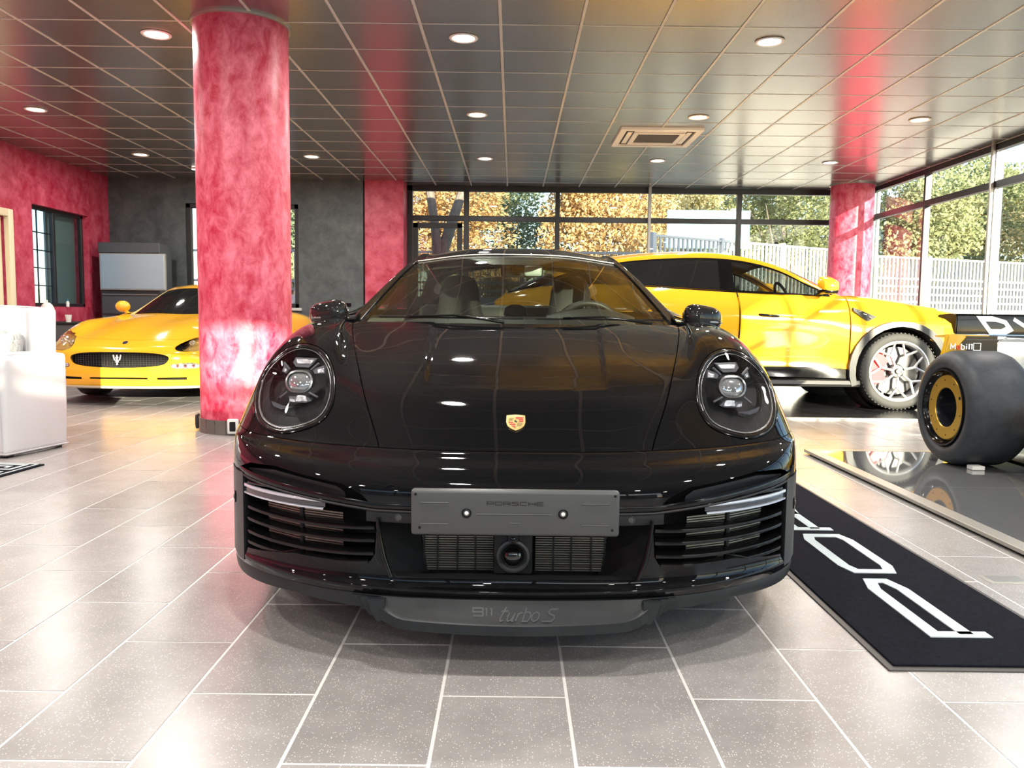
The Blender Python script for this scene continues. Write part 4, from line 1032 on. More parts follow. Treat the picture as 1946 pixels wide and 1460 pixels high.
for sgn in (-1, 1):
    h = bpy.data.objects.new('headlamp', None); COL.objects.link(h); h.parent = pc; h.location = (0, 0, 0)
    def ring(k, push, mixp=0.0):
        o_ = []
        for (x, z), e in zip(hl2, ey):
            xx = hc.x + (x - hc.x) * k; zz = hc.z + (z - hc.z) * k; y = (1 - mixp) * (e + (plane_y(xx, zz) - plane_y(x, z))) + mixp * plane_y(xx, zz) + push
            o_.append(Vector((-sgn * xx, y, zz)))
        return o_
    rings = [ring(1.005, .012), ring(1.0, -.002), ring(.985, -.004), ring(.972, .004), ring(.955, .006)]
    shell_strip('lamp_seal', [ring(1.012, .006), ring(1.0, .010), ring(.985, .02)], M_void, h)
    shell_strip('lamp_bezel', [ring(.985, .03), ring(.982, .002), ring(.97, -.004), ring(.93, -.009), ring(.895, -.006), ring(.88, .004)], M_gblack, h, ang=80)
    # domed cover
    K = [.905, .86, .75, .6, .4, .2]; dome = [ring(k, -.006 - .020 * (1 - (k / .905) ** 2), 1 - k / .905) for k in K]
    bm = NB(); V = [[bm.verts.new(p) for p in r_] for r_ in dome]; n = len(V[0]); cv = bm.verts.new(Vector((-sgn * hc.x, plane_y(hc.x, hc.z) - .031, hc.z)))
    for A1, B1 in zip(V, V[1:]):
        for i in range(n): bm.faces.new((A1[i], A1[(i + 1) % n], B1[(i + 1) % n], B1[i]))
    for i in range(n): bm.faces.new((V[-1][i], V[-1][(i + 1) % n], cv))
    bmesh.ops.recalc_face_normals(bm, faces=bm.faces)
    if V[0][0].link_faces[0].normal.y > 0:
        bmesh.ops.reverse_faces(bm, faces=bm.faces)
    done(bm, 'lens_cover', M_hlens, h, 80, recalc=False)
    # bowl
    bowl = [ring(.925, -.004), ring(.90, .012, .2), ring(.80, .030, .4), ring(.70, .036, .6), ring(.66, .075, .8), ring(.4, .095, 1), ring(.05, .10, 1)]
    shell_strip('lamp_bowl', bowl, M_hdark, h, ang=40)
    # inner frame: local axes u (right), w (up) on the lamp plane; screen-left lamp mirrored for the right one
    nrm_ = Vector((-cf[0], 1, -cf[1])).normalized() * -1
    def LP(u, w_, d):     # u,w in metres on the front projection about the projector centre, d towards viewer
        x = hlc[0] + u; z = hlc[1] + w_; return Vector((-sgn * x, plane_y(hc.x, hc.z) * .75 + plane_y(x, z) * .25 + .012 - d, z))
    pcx, pcz = None, None
    dpt = on_fender(562, 727); hlc = (dpt.x, dpt.z)
    mm = 1 / 640.0   # one picture pixel at the lamp
    def U(px, py): return ((px - 562) * mm, (727 - py) * mm)
    # projector: stadium frame + lens
    def stadium(a, b, n=10): return [(a - b + b * math.cos(t), b * math.sin(t)) for t in [(-PI / 2 + PI * i / n) for i in range(n + 1)]] + [(-(a - b) + b * math.cos(t), b * math.sin(t)) for t in [(PI / 2 + PI * i / n) for i in range(n + 1)]]
    so = stadium(.0455, .0345); si = stadium(.040, .029)
    prj = bpy.data.objects.new('projector', None); COL.objects.link(prj); prj.parent = h
    prj_rings = [[LP(x, z, -.03) for x, z in so], [LP(x, z, .012) for x, z in so], [LP(x, z, .014) for x, z in si], [LP(x * .96, z * .96, .002) for x, z in si]]
    shell_strip('projector_frame', prj_rings, mat('satin_grey', (.22, .22, .22), .25, .7), prj)
    bm = NB(); rr = []
    for k in (1, .85, .65, .4, .15): rr.append([bm.verts.new(LP(x * k, z * k, .002 + .013 * math.sqrt(1 - (k * .98) ** 2))) for x, z in stadium(.0375, .0275)])
    for A1, B1 in zip(rr, rr[1:]):
        for i in range(len(A1)): bm.faces.new((A1[i], A1[(i + 1) % len(A1)], B1[(i + 1) % len(A1)], B1[i]))
    bm.faces.new(rr[-1]); done(bm, 'projector_lens', mat('projector_glass', (.52, .54, .55), .06, .75, coat=1), prj, 80)
    # four spokes of the frame (X shape) and lamp modules
    for (a, b) in (((540, 704), (527, 690)), ((586, 704), (602, 690)), ((540, 748), (526, 760)), ((586, 748), (606, 757))):
        (u0, w0), (u1, w1) = U(*a), U(*b); bm = NB(); add_tube(bm, [LP(u0, w0, .012), LP(u1, w1, .016)], .0042, 6); done(bm, 'frame_arm', M_hgrey, h)
    def module(nm, poly, m, d0=-.01, d1=.012, par=h):
        bm = NB(); add_prism(bm, [U(*p) for p in poly], lambda u, v, d: LP(u, v, d), d0, d1); return done(bm, nm, m, par, 30)
    M_cry = mat('lamp_crystal', (.55, .56, .58), .12, .8, bump=(150, .8, .003))
    m1 = module('upper_module', [(550, 680), (596, 681), (588, 692), (580, 699), (553, 698), (546, 690)], M_hgrey)
    module('module_crystal', [(553, 682), (592, 683), (585, 691), (556, 691)], M_cry, .010, .015, m1)
    m2 = module('lower_module', [(543, 757), (584, 757), (592, 764), (582, 768), (548, 768)], M_hgrey)
    module('module_crystal', [(562, 754), (580, 754), (585, 765), (560, 765)], M_cry, .010, .018, m2)
    module('module_crystal', [(546, 760), (557, 763), (558, 767), (546, 766)], M_cry, .010, .015, m2)
    m3 = module('side_module', [(588, 702), (612, 694), (615, 710), (594, 711)], M_hgrey)
    module('module_crystal', [(600, 702), (613, 699), (614, 708), (601, 709)], M_cry, .010, .014, m3)
    m4 = module('side_module', [(527, 696), (538, 703), (533, 712), (524, 708)], M_hgrey)
    module('module_crystal', [(529, 700), (535, 704), (531, 709), (527, 707)], M_cry, .010, .014, m4)
    # grille of the lower screen
    pa = ring(.88, .012, .25)
    bm = NB(); add_prism(bm, [U(*p) for p in [(505, 768), (530, 776), (560, 779), (590, 772), (600, 767), (590, 785), (565, 798), (540, 800), (518, 790)]], lambda u, v, d: LP(u, v, d), -.004, .002); done(bm, 'lower_screen', mat('screen_slate', (.03, .032, .045), .4), h)
    bm = NB()
    for k in range(13):
        u0, w0 = U(524 + k * 5.6, 776 + (0 if k < 9 else 0)); u1, w1 = U(516 + k * 6.2, 798 - abs(k - 4) * 1.2); add_tube(bm, [LP(u0, w0, .002), LP(u1, w1, .002)], .0007, 4)
    done(bm, 'screen_ribs', M_hgrey, h, kind='stuff')
    shell_strip('inner_ring', [ring(.875, .0, .1), ring(.87, -.006, .1), ring(.855, -.006, .1), ring(.85, .004, .1)], mat('satin_grey', (.22, .22, .22), .25, .7), h, ang=80)

# -------- badge
bd = bpy.data.objects.new('hood_badge', None); COL.objects.link(bd); bd.parent = pc
bp_ = S.pt(0, 7.78); bn = S.nrm(0, 7.78); bn = bn if bn.z > 0 else -bn
bu = Vector((1, 0, 0)); bw = bn.cross(bu); bw = bw if bw.z > 0 else -bw
def BF(u, v, d): return bp_ + bu * u + bw * v + bn * (d + .001)
sh_o = [(-.0265, .030), (0, .034), (.0265, .030), (.0275, 0), (.024, -.018), (.014, -.032), (0, -.041), (-.014, -.032), (-.024, -.018), (-.0275, 0)]
M_gold = mat('badge_gold', (.85, .62, .24), .28, .75); M_bred = mat('badge_red', (.45, .02, .03), .3); M_bblk = mat('badge_black', (.01, .01, .01), .3)
bm = NB(); add_prism(bm, sh_o, BF, 0, .003); done(bm, 'badge_shield', M_gold, bd, 30)
for q in ([(0, .020), (.021, .020), (.021, .015), (0, .015)], [(0, .012), (.021, .012), (.021, .0075), (.006, .0075)], [(.009, .004), (.0215, .004), (.0215, -.001), (.010, -.001)],
          [(-.0215, -.003), (-.009, -.003), (-.007, -.007), (-.020, -.007)], [(-.019, -.011), (-.001, -.011), (-.001, -.016), (-.016, -.016)], [(-.013, -.020), (-.001, -.020), (-.001, -.025), (-.008, -.025)], [(-.006, -.028), (-.001, -.028), (-.001, -.033)]):
    bm = NB(); add_prism(bm, q, BF, .003, .0036); done(bm, 'badge_stripe', M_bred, bd, 30)
bm = NB(); add_prism(bm, [(-.009, .009), (.009, .009), (.009, -.003), (.005, -.010), (0, -.013), (-.005, -.010), (-.009, -.003)], BF, .003, .0042); done(bm, 'badge_centre', M_gold, bd, 30)
bm = NB(); add_prism(bm, [(-.002, .006), (.001, .005), (.0, .001), (.005, -.003), (.004, -.007), (.001, -.005), (-.003, -.003), (-.005, .001), (-.003, .002)], BF, .0042, .0048); done(bm, 'horse_emblem', M_bblk, bd, 30)
for (x, z) in ((-.013, .014), (-.013, .008), (-.013, .002), (.012, -.008), (.011, -.014), (.009, -.020)):
    bm = NB(); add_stroke(bm, [(x - .007, z - .002), (x - .002, z + .001), (x + .004, z), (x + .007, z - .001)], .0013, BF, .003, .0036); done(bm, 'antler_emblem', M_bblk, bd, 30)
bm = NB(); add_prism(bm, [(-.020, .027), (0, .030), (.020, .027), (.020, .0235), (0, .0255), (-.020, .0235)], BF, .003, .0034); done(bm, 'badge_band', mat('badge_cream', (.9, .8, .5), .3, .4), bd, 30)

# -------- mirrors
for sgn in (-1, 1):
    mr_ = bpy.data.objects.new('door_mirror', None); COL.objects.link(mr_); mr_.parent = pc; mr_.location = (0, 0, 0)
    cx = sgn * .812; cy = 1.50; cz = .917
    bm = NB(); nu, nv = 24, 14; V = []
    for j in range(nv + 1):
        f = -PI / 2 + PI * j / nv
        row = []
        for i in range(nu):
            a = 2 * PI * i / nu; sx = math.copysign(abs(math.cos(f)) ** .75, 1); 
            X = .092 * sx * math.copysign(abs(math.cos(a)) ** .65, math.cos(a)); Z = .057 * math.copysign(abs(math.sin(a)) ** .7, math.sin(a)) * sx; Y = .085 * math.sin(f)
            t = X * sgn / .092       # + outward
            Z *= (1 - .12 * t); Z += -.006 * t; Y += .05 * t
            if Y > .02: Y = .02 + (Y - .02) * .5
            row.append(bm.verts.new((cx + X, cy + Y, cz + Z)))
        V.append(row)
    for A1, B1 in zip(V, V[1:]):
        for i in range(nu):
            try: bm.faces.new((A1[i], A1[(i + 1) % nu], B1[(i + 1) % nu], B1[i]))
            except ValueError: pass
    bmesh.ops.remove_doubles(bm, verts=bm.verts, dist=1e-5); done(bm, 'mirror_housing', M_paint, mr_, 80)
    bm = NB(); add_tube(bm, [(cx - sgn * .086, cy - .04, cz - .010), (cx - sgn * .03, cy - .082, cz - .013), (cx + sgn * .04, cy - .066, cz - .016), (cx + sgn * .088, cy + .02, cz - .020)], .004, 6); done(bm, 'mirror_seam', mat('dim_chrome', (.3, .31, .33), .1, .9), mr_, 60)
    bm = NB(); add_tube(bm, [(cx - sgn * .045, cy, cz - .03), (cx - sgn * .07, cy, cz - .058), (cx - sgn * .10, cy + .02, cz - .072)], [.026, .022, .034], 12, flat=.5); done(bm, 'mirror_foot', M_gblack, mr_, 60)
    bm = NB(); add_box(bm, (cx - .075, cy + .050, cz - .034), (cx + .075, cy + .056, cz + .034), .015, 3); done(bm, 'mirror_glass', M_chrome, mr_)

# -------- cabin
M_leather = mat('black_leather', (.03, .03, .03), .45); M_grl = mat('grey_leather', (.30, .31, .29), .5)
cb = [(-.60, .74), (.60, .74)]
bm = NB(); g = []
for y, z in ((1.28, .84), (1.45, .90), (1.70, .915), (1.80, .90), (1.86, .84), (1.88, .70)):
    g.append([Vector((x, y, z - .05 * (abs(x) / .66) ** 3)) for x in lin(-.66, .66, 16)])
grid_bm(bm, np.array(g)); da = done(bm, 'dashboard', M_leather, pc, 50)
bm = NB(); add_lathe(bm, [(0, .0), (.05, .0), (.055, -.02), (.03, -.05)], axis=(0, -.5, .85), c=(0, 1.72, .945), n=24); done(bm, 'dash_clock', M_gblack, da)
bm = NB(); g = []
for y, z in ((1.82, .90), (1.74, .955), (1.66, .95), (1.62, .90)): g.append([Vector((x, y, z - .04 * (abs(x - .34) / .22) ** 2)) for x in lin(.14, .54, 10)])
grid_bm(bm, np.array(g)); done(bm, 'instrument_hood', M_leather, da, 50)
stw = bpy.data.objects.new('steering_wheel', None); COL.objects.link(stw); stw.parent = pc; stw.location = (.355, 1.98, .83); stw.rotation_euler = (math.radians(-68), 0, 0)
bm = NB(); add_tube(bm, [(.165 * math.cos(a), .165 * math.sin(a), 0) for a in lin(0, 2 * PI, 40)[:-1]], .016, 8, closed=True); done(bm, 'wheel_rim', M_leather, stw, 80)
for a in (0, PI, 1.5 * PI):
    bm = NB(); add_box(bm, (.03, -.015, -.01), (.16, .015, .01), .005, M=Matrix.Rotation(a, 4, 'Z')); done(bm, 'wheel_spoke', M_leather, stw)
bm = NB(); add_lathe(bm, [(0, .03), (.05, .025), (.06, 0), (0, -.02)], n=24); done(bm, 'airbag_pad', M_leather, stw)
for sgn in (-1, 1):
    st = bpy.data.objects.new('front_seat', None); COL.objects.link(st); st.parent = pc; st.location = (sgn * .315, 2.55, .20)
    bm = NB(); g = []
    for z, wd, y in ((.0, .25, -.1), (.15, .26, -.12), (.35, .25, -.06), (.55, .215, 0), (.66, .175, .03), (.74, .125, .05), (.86, .112, .065), (.925, .085, .075), (.94, .04, .08)):
        k = []
        for i in range(25):
            a = 2 * PI * i / 24; X = wd * math.copysign(abs(math.cos(a)) ** .6, math.cos(a)); Y = .065 * math.copysign(abs(math.sin(a)) ** .7, math.sin(a)) * (1 if z < .9 else .6); Y += -.05 * (abs(X) / wd) ** 3 * (z < .7)
            k.append(Vector((X, y + Y, z)))
        g.append(k)
    grid_bm(bm, np.array(g)); done(bm, 'seat_back', M_leather, st, 80)
    bm = NB(); add_box(bm, (-.25, -.55, -.06), (.25, .0, .10), .05, 3); done(bm, 'seat_cushion', M_leather, st)
    bm = NB(); g = []
    for z, wd in ((.34, .115), (.5, .12), (.62, .11), (.66, .08)):
        g.append([Vector((sgn * .02 + wd * t, -.085 + .10 * (z - .34) / .3, z)) for t in lin(-1, 1, 8)])
    grid_bm(bm, np.array(g)); done(bm, 'seat_insert', M_grl, st, 60)
    # door card and white cover
    bm = NB(); g = []
    for z, x in ((.55, .72), (.80, .70), (.90, .665), (.915, .64)): g.append([Vector((sgn * x, y, z)) for y in lin(1.65, 2.9, 10)])
    grid_bm(bm, np.array(g)); done(bm, 'door_card', mat('pale_trim', (.35, .36, .33), .6), pc)
bm = NB(); add_box(bm, (-.60, 2.95, .45), (.60, 3.05, .98), .05, 2); done(bm, 'rear_bench', M_leather, pc)
bm = NB(); g = []
for y, z, wd in ((2.08, 1.172, .42), (2.4, 1.243, .43), (2.9, 1.215, .40)): g.append([Vector((x, y, z - .03 * (x / .43) ** 2)) for x in lin(-wd, wd, 10)])
grid_bm(bm, np.array(g)); done(bm, 'headliner', mat('headliner', (.10, .10, .09), .9), pc)
# interior mirror and sensor cluster
im = bpy.data.objects.new('interior_mirror', None); COL.objects.link(im); im.parent = pc; im.location = (.03, 2.0, 1.135)
bm = NB(); add_box(bm, (-.105, -.0, -.028), (.105, .028, .030), .016, 3); done(bm, 'mirror_shell', mat('mirror_shell', (.05, .055, .052), .35), im)
bm = NB(); add_box(bm, (.012, -.018, -.022), (.098, .0, .030), .012, 3); done(bm, 'sensor_cover', mat('pale_green_plastic', (.48, .56, .52), .35), im)
bm = NB(); add_lathe(bm, [(.028, 0), (.028, .03), (.02, .034), (0, .034)], axis=(0, -1, .15), c=(-.02, .0, .008), n=20); done(bm, 'camera_pod', M_gblack, im)
bm = NB(); add_prism(bm, [(-.03, .06), (.03, .06), (.0, .092)], lambda u, v, d: Vector((u + .045, -.02 + d + (v * .3), v)), 0, .01); done(bm, 'mirror_mount', mat('pale_green_plastic', (.48, .56, .52), .35), im)
# frit band at the top of the windscreen
bm = NB(); g = []
for v in (1.975, 1.86, 1.80):
    row = []
    for u in lin(-1.9, 1.9, 60):
        vv = 1.975 if v > 1.9 else (1.90 if abs(u) > .85 else (1.62 if abs(u) < .42 else 1.9 - (.85 - abs(u)) / .43 * .28))
        if v == 1.86: vv = (vv + 1.975) / 2
        row.append(SG.pt(u, vv) + Vector((0, .006, -.006)))
    g.append(row)
grid_bm(bm, np.array(g)); done(bm, 'sun_band', mat('frit_band', (.035, .034, .028), .35), pc, 80)
# ================================================================ yellow SUV (side view, nose to the right)
M_yel = mat('yellow_paint', (.85, .43, .02), .10, coat=.5, spec=.5)
UX, UY = 4.89, 9.03            # world x of the nose, world y of the centre line
su = thing('suv', 'yellow SUV coupe side-on behind the black car, nose to the right', 'car', (UX, UY, .018), PI / 2)
# local: x lateral (-1 = side towards the viewer), y distance behind the nose, z up
UR = [[(0, .06, .28), (.35, .07, .28), (.65, .14, .28), (.84, .28, .28), (.93, .42, .28), (.965, .54, .28), (.97, .60, .28)],
      [(0, .0, .55), (.35, .015, .55), (.65, .09, .55), (.84, .23, .56), (.93, .38, .56), (.975, .54, .54), (.985, .57, .50)],
      [(0, .05, .84), (.35, .06, .85), (.64, .12, .87), (.82, .25, .86), (.92, .38, .80), (.972, .56, .68), (.985, .62, .62)],
      [(0, .42, .985), (.35, .42, 1.0), (.62, .44, 1.0), (.80, .46, .975), (.90, .50, .90), (.968, .62, .76), (.985, .70, .68)],
      [(0, 1.0, 1.095), (.35, 1.0, 1.105), (.60, 1.0, 1.10), (.77, 1.0, 1.07), (.88, 1.0, 1.0), (.965, 1.0, .88), (.985, 1.0, .80)],
      [(0, 1.38, 1.135), (.35, 1.38, 1.145), (.60, 1.38, 1.14), (.77, 1.38, 1.115), (.885, 1.38, 1.02), (.962, 1.38, .83), (.98, 1.38, .70)]]
SU = Surf(UR)
CY = ((0, 0, 0), (0, 1, 0), (0, 0, 1))
def side_zone(sg): return lambda c: c.x * sg > .6
done(patch(SU, -4.0, 4.0, 2.0, 5.0, 50, 40), 'hood', M_yel, su, 40)
bm = patch(SU, -6, 6, 0, 1.98, 70, 24, fl=False)
cut_poly(bm, [(-.78, .36), (.78, .36), (.70, .62), (-.70, .62)], FZ, lambda c: c.y < .4)
done(bm, 'front_bumper', M_yel, su, 40)
for s_ in (-1, 1): done(patch(SU, s_ * 3.98, s_ * 6, 1.95, 3.2, 14, 10, fl=False, flip=s_ < 0), 'headlamp_panel', M_yel, su, 40)
box_obj('grille', (-.80, .14, .33), (.80, .2, .65), M_mblack, su)
# flanks: rows along the car from the wheel arch to the tail
UB = [[(.77, .60, 1.02), (.90, .60, .93), (.965, .60, .80), (.982, .60, .60), (.985, .60, .40), (.965, .60, .28)],
      [(.77, 1.0, 1.072), (.885, 1.0, 1.0), (.965, 1.0, .88), (.988, 1.0, .68), (.985, 1.0, .45), (.965, 1.0, .28)],
      [(.775, 1.4, 1.118), (.885, 1.4, 1.035), (.960, 1.4, .86), (.975, 1.4, .66), (.965, 1.4, .45), (.955, 1.4, .30)],
      [(.79, 1.8, 1.13), (.880, 1.8, 1.06), (.962, 1.8, .90), (.955, 1.8, .70), (.940, 1.8, .48), (.965, 1.8, .31)],
      [(.80, 2.4, 1.15), (.885, 2.4, 1.08), (.968, 2.4, .92), (.950, 2.4, .70), (.930, 2.4, .48), (.970, 2.4, .32)],
      [(.80, 3.1, 1.185), (.885, 3.1, 1.10), (.972, 3.1, .94), (.960, 3.1, .70), (.945, 3.1, .50), (.975, 3.1, .34)],
      [(.77, 3.7, 1.215), (.90, 3.7, 1.13), (.985, 3.7, .97), (.995, 3.7, .75), (.99, 3.7, .52), (.98, 3.7, .38)],
      [(.72, 4.3, 1.22), (.88, 4.3, 1.14), (.985, 4.3, .98), (1.0, 4.3, .75), (.99, 4.3, .52), (.97, 4.3, .38)],
      [(.66, 4.85, 1.15), (.80, 4.85, 1.10), (.92, 4.82, .96), (.95, 4.80, .75), (.94, 4.78, .52), (.92, 4.78, .38)],
      [(.60, 5.08, 1.05), (.72, 5.08, 1.02), (.80, 5.06, .92), (.82, 5.04, .75), (.82, 5.02, .52), (.80, 5.0, .38)]]
# greenhouse
UG = [[(0, 1.36, 1.120), (.40, 1.38, 1.125), (.70, 1.48, 1.115), (.78, 1.56, 1.118), (.80, 1.60, 1.122)],
      [(0, 1.72, 1.31), (.38, 1.74, 1.30), (.64, 1.82, 1.27), (.715, 1.88, 1.245), (.80, 1.92, 1.14)],
      [(0, 2.10, 1.475), (.35, 2.12, 1.465), (.58, 2.16, 1.435), (.655, 2.20, 1.40), (.81, 2.22, 1.15)],
      [(0, 2.70, 1.595), (.33, 2.70, 1.58), (.56, 2.70, 1.55), (.640, 2.70, 1.50), (.81, 2.70, 1.165)],
      [(0, 3.30, 1.60), (.33, 3.30, 1.585), (.55, 3.30, 1.55), (.635, 3.30, 1.50), (.80, 3.30, 1.195)],
      [(0, 3.90, 1.535), (.31, 3.90, 1.52), (.52, 3.90, 1.48), (.60, 3.90, 1.44), (.76, 3.90, 1.22)],
      [(0, 4.50, 1.36), (.30, 4.50, 1.35), (.50, 4.48, 1.32), (.57, 4.46, 1.30), (.70, 4.42, 1.22)],
      [(0, 4.95, 1.16), (.30, 4.94, 1.16), (.50, 4.90, 1.15), (.57, 4.86, 1.15), (.66, 4.82, 1.15)]]
SUG = Surf(UG)
M_ug = glass_mat('suv_glass', (.30, .33, .33), .06)
M_ugd = mat('privacy_glass', (.012, .013, .014), .04)
done(patch(SUG, -2.1, 2.1, 0.0, 2.0, 40, 20, fl=False), 'windscreen', M_ws, su, 60)
done(patch(SUG, -3.0, 3.0, 2.03, 6.0, 50, 50, depth=.02), 'roof', M_yel, su, 50)
done(patch(SUG, -3.0, 3.0, 6.02, 7.0, 30, 14, depth=.02), 'rear_window', M_ugd, su, 50)
M_arch = mat('arch_trim', (.022, .023, .025), .45)
for sg in (-1, 1):
    done(patch(SUG, sg * 2.1, sg * 3.0, 0, 2.03, 8, 20, depth=.02, flip=sg < 0), 'windscreen_pillar', M_yel, su, 50)
    SB = Surf([[(sg * x, y, z) for x, y, z in r_] for r_ in UB], mirror=False); fl_ = sg > 0
    def vy(y):     # v parameter for a given y along the flank
        ys = [.6, 1.0, 1.4, 1.8, 2.4, 3.1, 3.7, 4.3, 4.82, 5.06]; return float(np.interp(y, ys, range(10)))
    bm = patch(SB, 0, 5, 0, vy(1.53), 34, 30, fl=False, flip=fl_)
    cut_poly(bm, circ(1.03, .385, .445), CY, side_zone(sg)); 
    cut_poly(bm, [(1.50, 1.01), (1.50, .985), (1.36, .88), (1.28, .925)], CY, side_zone(sg))
    flange(bm, [e for e in bm.edges if e.is_boundary], lambda c: Vector((-sg * .02, 0, 0))); done(bm, 'front_fender', M_yel, su, 40)
    bm = NB(); add_prism(bm, [(1.51, 1.015), (1.50, .98), (1.36, .875), (1.27, .925)], lambda u, v, d: Vector((sg * d, u, v)), .935, .955); vt = done(bm, 'fender_vent', M_mblack, su, 30)
    for k in range(3):
        bm = NB(); a = .2 + k * .27; add_tube(bm, [(sg * .962, 1.50 - .2 * a, 1.0 - .10 * a), (sg * .968, 1.50 - .2 * a - .03, .985 - .13 * a + .02)], .005, 6); done(bm, 'vent_fin', M_frame2, vt)
    # doors
    for (ya, yb, nm) in ((1.545, 2.625, 'front_door'), (2.64, 3.55, 'rear_door')):
        dr = done(patch(SB, 0, 4.35, vy(ya), vy(yb), 40, 40, depth=.008, flip=fl_), nm, M_yel, su, 40)
        yh = ya + .80 if nm == 'front_door' else ya + .74
        bm = NB(); add_tube(bm, [(sg * .955, yh + .10, .935), (sg * .988, yh + .08, .932), (sg * .990, yh - .06, .922), (sg * .96, yh - .10, .918)], [.010, .013, .013, .010], 8); done(bm, 'door_handle', M_gblack, dr, 60)
    done(patch(SB, 4.38, 5, vy(1.45), vy(3.55), 6, 30, depth=.01, flip=fl_), 'side_sill', M_gblack, su, 40)
    bm = NB(); g = []
    for y in lin(1.42, 3.62, 12): g.append([Vector((sg * .93, y, .30)), Vector((sg * .99, y, .285)), Vector((sg * 1.0, y, .25)), Vector((sg * .985, y, .225)), Vector((sg * .88, y, .215))])
    grid_bm(bm, np.array(g)); done(bm, 'sill_blade', mat('sill_dark', (.03, .03, .03), .3), su, 40)
    bm = patch(SB, 0, 5, vy(3.565), 9, 34, 40, fl=False, flip=fl_)
    cut_poly(bm, circ(4.03, .385, .46), CY, side_zone(sg)); flange(bm, [e for e in bm.edges if e.is_boundary], lambda c: Vector((-sg * .02, 0, 0))); done(bm, 'rear_fender', M_yel, su, 40)
    # windows: front and rear glass, black surround
    def vg(y): return float(np.interp(y, [1.58, 1.90, 2.21, 2.7, 3.3, 3.9, 4.44], range(7)))
    done(patch(SUG, sg * 3.10, sg * 3.96, vg(1.70), vg(2.66), 10, 24, fl=False, flip=sg < 0), 'front_side_window', M_ug, su, 50)
    done(patch(SUG, sg * 3.02, sg * 3.98, vg(2.66), vg(2.80), 10, 6, depth=.01, flip=sg < 0), 'door_pillar', M_gblack, su, 50)
    done(patch(SUG, sg * 3.10, sg * 3.96, vg(2.80), vg(4.30), 10, 30, fl=False, flip=sg < 0), 'rear_side_window', M_ugd, su, 50)
    for ua, ub in ((3.01, 3.10), (3.96, 4.02)): done(patch(SUG, sg * ua, sg * ub, .25, 6.0, 2, 50, depth=.008, flip=sg < 0), 'window_seal', M_gblack, su, 50)
    bm = NB(); tri = [SUG.pt(sg * 3.96, .25), SUG.pt(sg * 3.10, .42), SUG.pt(sg * 3.10, vg(1.80)), SUG.pt(sg * 3.96, vg(1.72))]
    bm.faces.new([bm.verts.new(p + Vector((sg * .004, 0, 0))) for p in tri]); done(bm, 'quarter_trim', M_gblack, su)
    # arch trims
    for yc, rr, nm in ((1.03, .445, 'wheel_arch_trim'), (4.03, .46, 'wheel_arch_trim')):
        bm = NB(); g = []
        for a in lin(-18, 198, 18):
            t = math.radians(a); hexa = 1 + .035 * abs(math.sin(1.5 * (t + .5)))
            c_, s_ = math.cos(t), math.sin(t)
            g.append([Vector((sg * .96, yc + (rr + .055) * hexa * c_, .385 + (rr + .055) * hexa * s_)), Vector((sg * 1.002, yc + (rr + .05) * hexa * c_, .385 + (rr + .05) * hexa * s_)), Vector((sg * 1.008, yc + rr * c_, .385 + rr * s_)), Vector((sg * .90, yc + (rr - .01) * c_, .385 + (rr - .01) * s_))])
        grid_bm(bm, np.array(g)); done(bm, nm, M_arch, su, 30)
        bm = NB(); add_lathe(bm, [(rr - .005, 0), (rr - .005, .35), (0, .35)], c=(sg * .93, yc, .385), axis=(-sg, 0, 0), n=32); done(bm, 'wheel_well', M_void, su)
    # mirror
    mr_ = bpy.data.objects.new('door_mirror', None); COL.objects.link(mr_); mr_.parent = su; mr_.location = (sg * 1.0, 1.78, 1.20)
    bm = NB(); add_box(bm, (-.12, -.07, -.015), (.12, .08, .10), .04, 3); 
    for v in bm.verts: v.co.z -= .03 * (v.co.x * sg / .12)
    done(bm, 'mirror_housing', M_yel, mr_, 60)
    bm = NB(); add_box(bm, (-.115, -.06, -.055), (.115, .075, -.01), .018, 2); done(bm, 'mirror_base', M_gblack, mr_)
    bm = NB(); add_tube(bm, [(-sg * .08, .02, -.03), (-sg * .22, .03, -.06)], .025, 8, flat=.6); done(bm, 'mirror_foot', M_gblack, mr_)
# rear face
rl = [[(0, 4.95, 1.16), (.3, 4.95, 1.16), (.56, 4.95, 1.14), (.70, 5.0, 1.06)], [(0, 5.12, .95), (.4, 5.11, .95), (.7, 5.08, .95), (.80, 5.05, .92)], [(0, 5.10, .6), (.4, 5.09, .6), (.7, 5.06, .6), (.82, 5.03, .6)], [(0, 5.0, .3), (.4, 5.0, .3), (.7, 4.97, .3), (.8, 4.95, .32)]]
done(patch(Surf(rl), -3, 3, 0, 3, 30, 20, depth=.02, flip=True), 'tailgate', M_yel, su)
box_obj('underbody', (-.86, .5, .22), (.86, 4.8, .34), M_void, su, .02)
# far side / inside so the windows read: seats and steering wheel
for sx in (-.38, .38):
    bm = NB(); add_box(bm, (sx - .24, 2.55, .70), (sx + .24, 2.72, 1.20), .06, 3); add_box(bm, (sx - .13, 2.62, 1.22), (sx + .13, 2.72, 1.40), .04, 3); done(bm, 'front_seat', M_leather, su, kind=None)
bm = NB(); add_tube(bm, [(-.38 + .18 * math.cos(a), 2.02 + .07 * math.sin(a), 1.10 + .17 * math.sin(a)) for a in lin(0, 2 * PI, 28)[:-1]], .016, 6, closed=True); done(bm, 'steering_wheel', M_leather, su)
bm = NB(); add_box(bm, (-.74, 1.45, .8), (.74, 1.95, 1.09), .06, 2); done(bm, 'dashboard', M_leather, su)
box_obj('cabin_floor', (-.8, 1.5, .4), (.8, 4.7, .75), M_void, su)
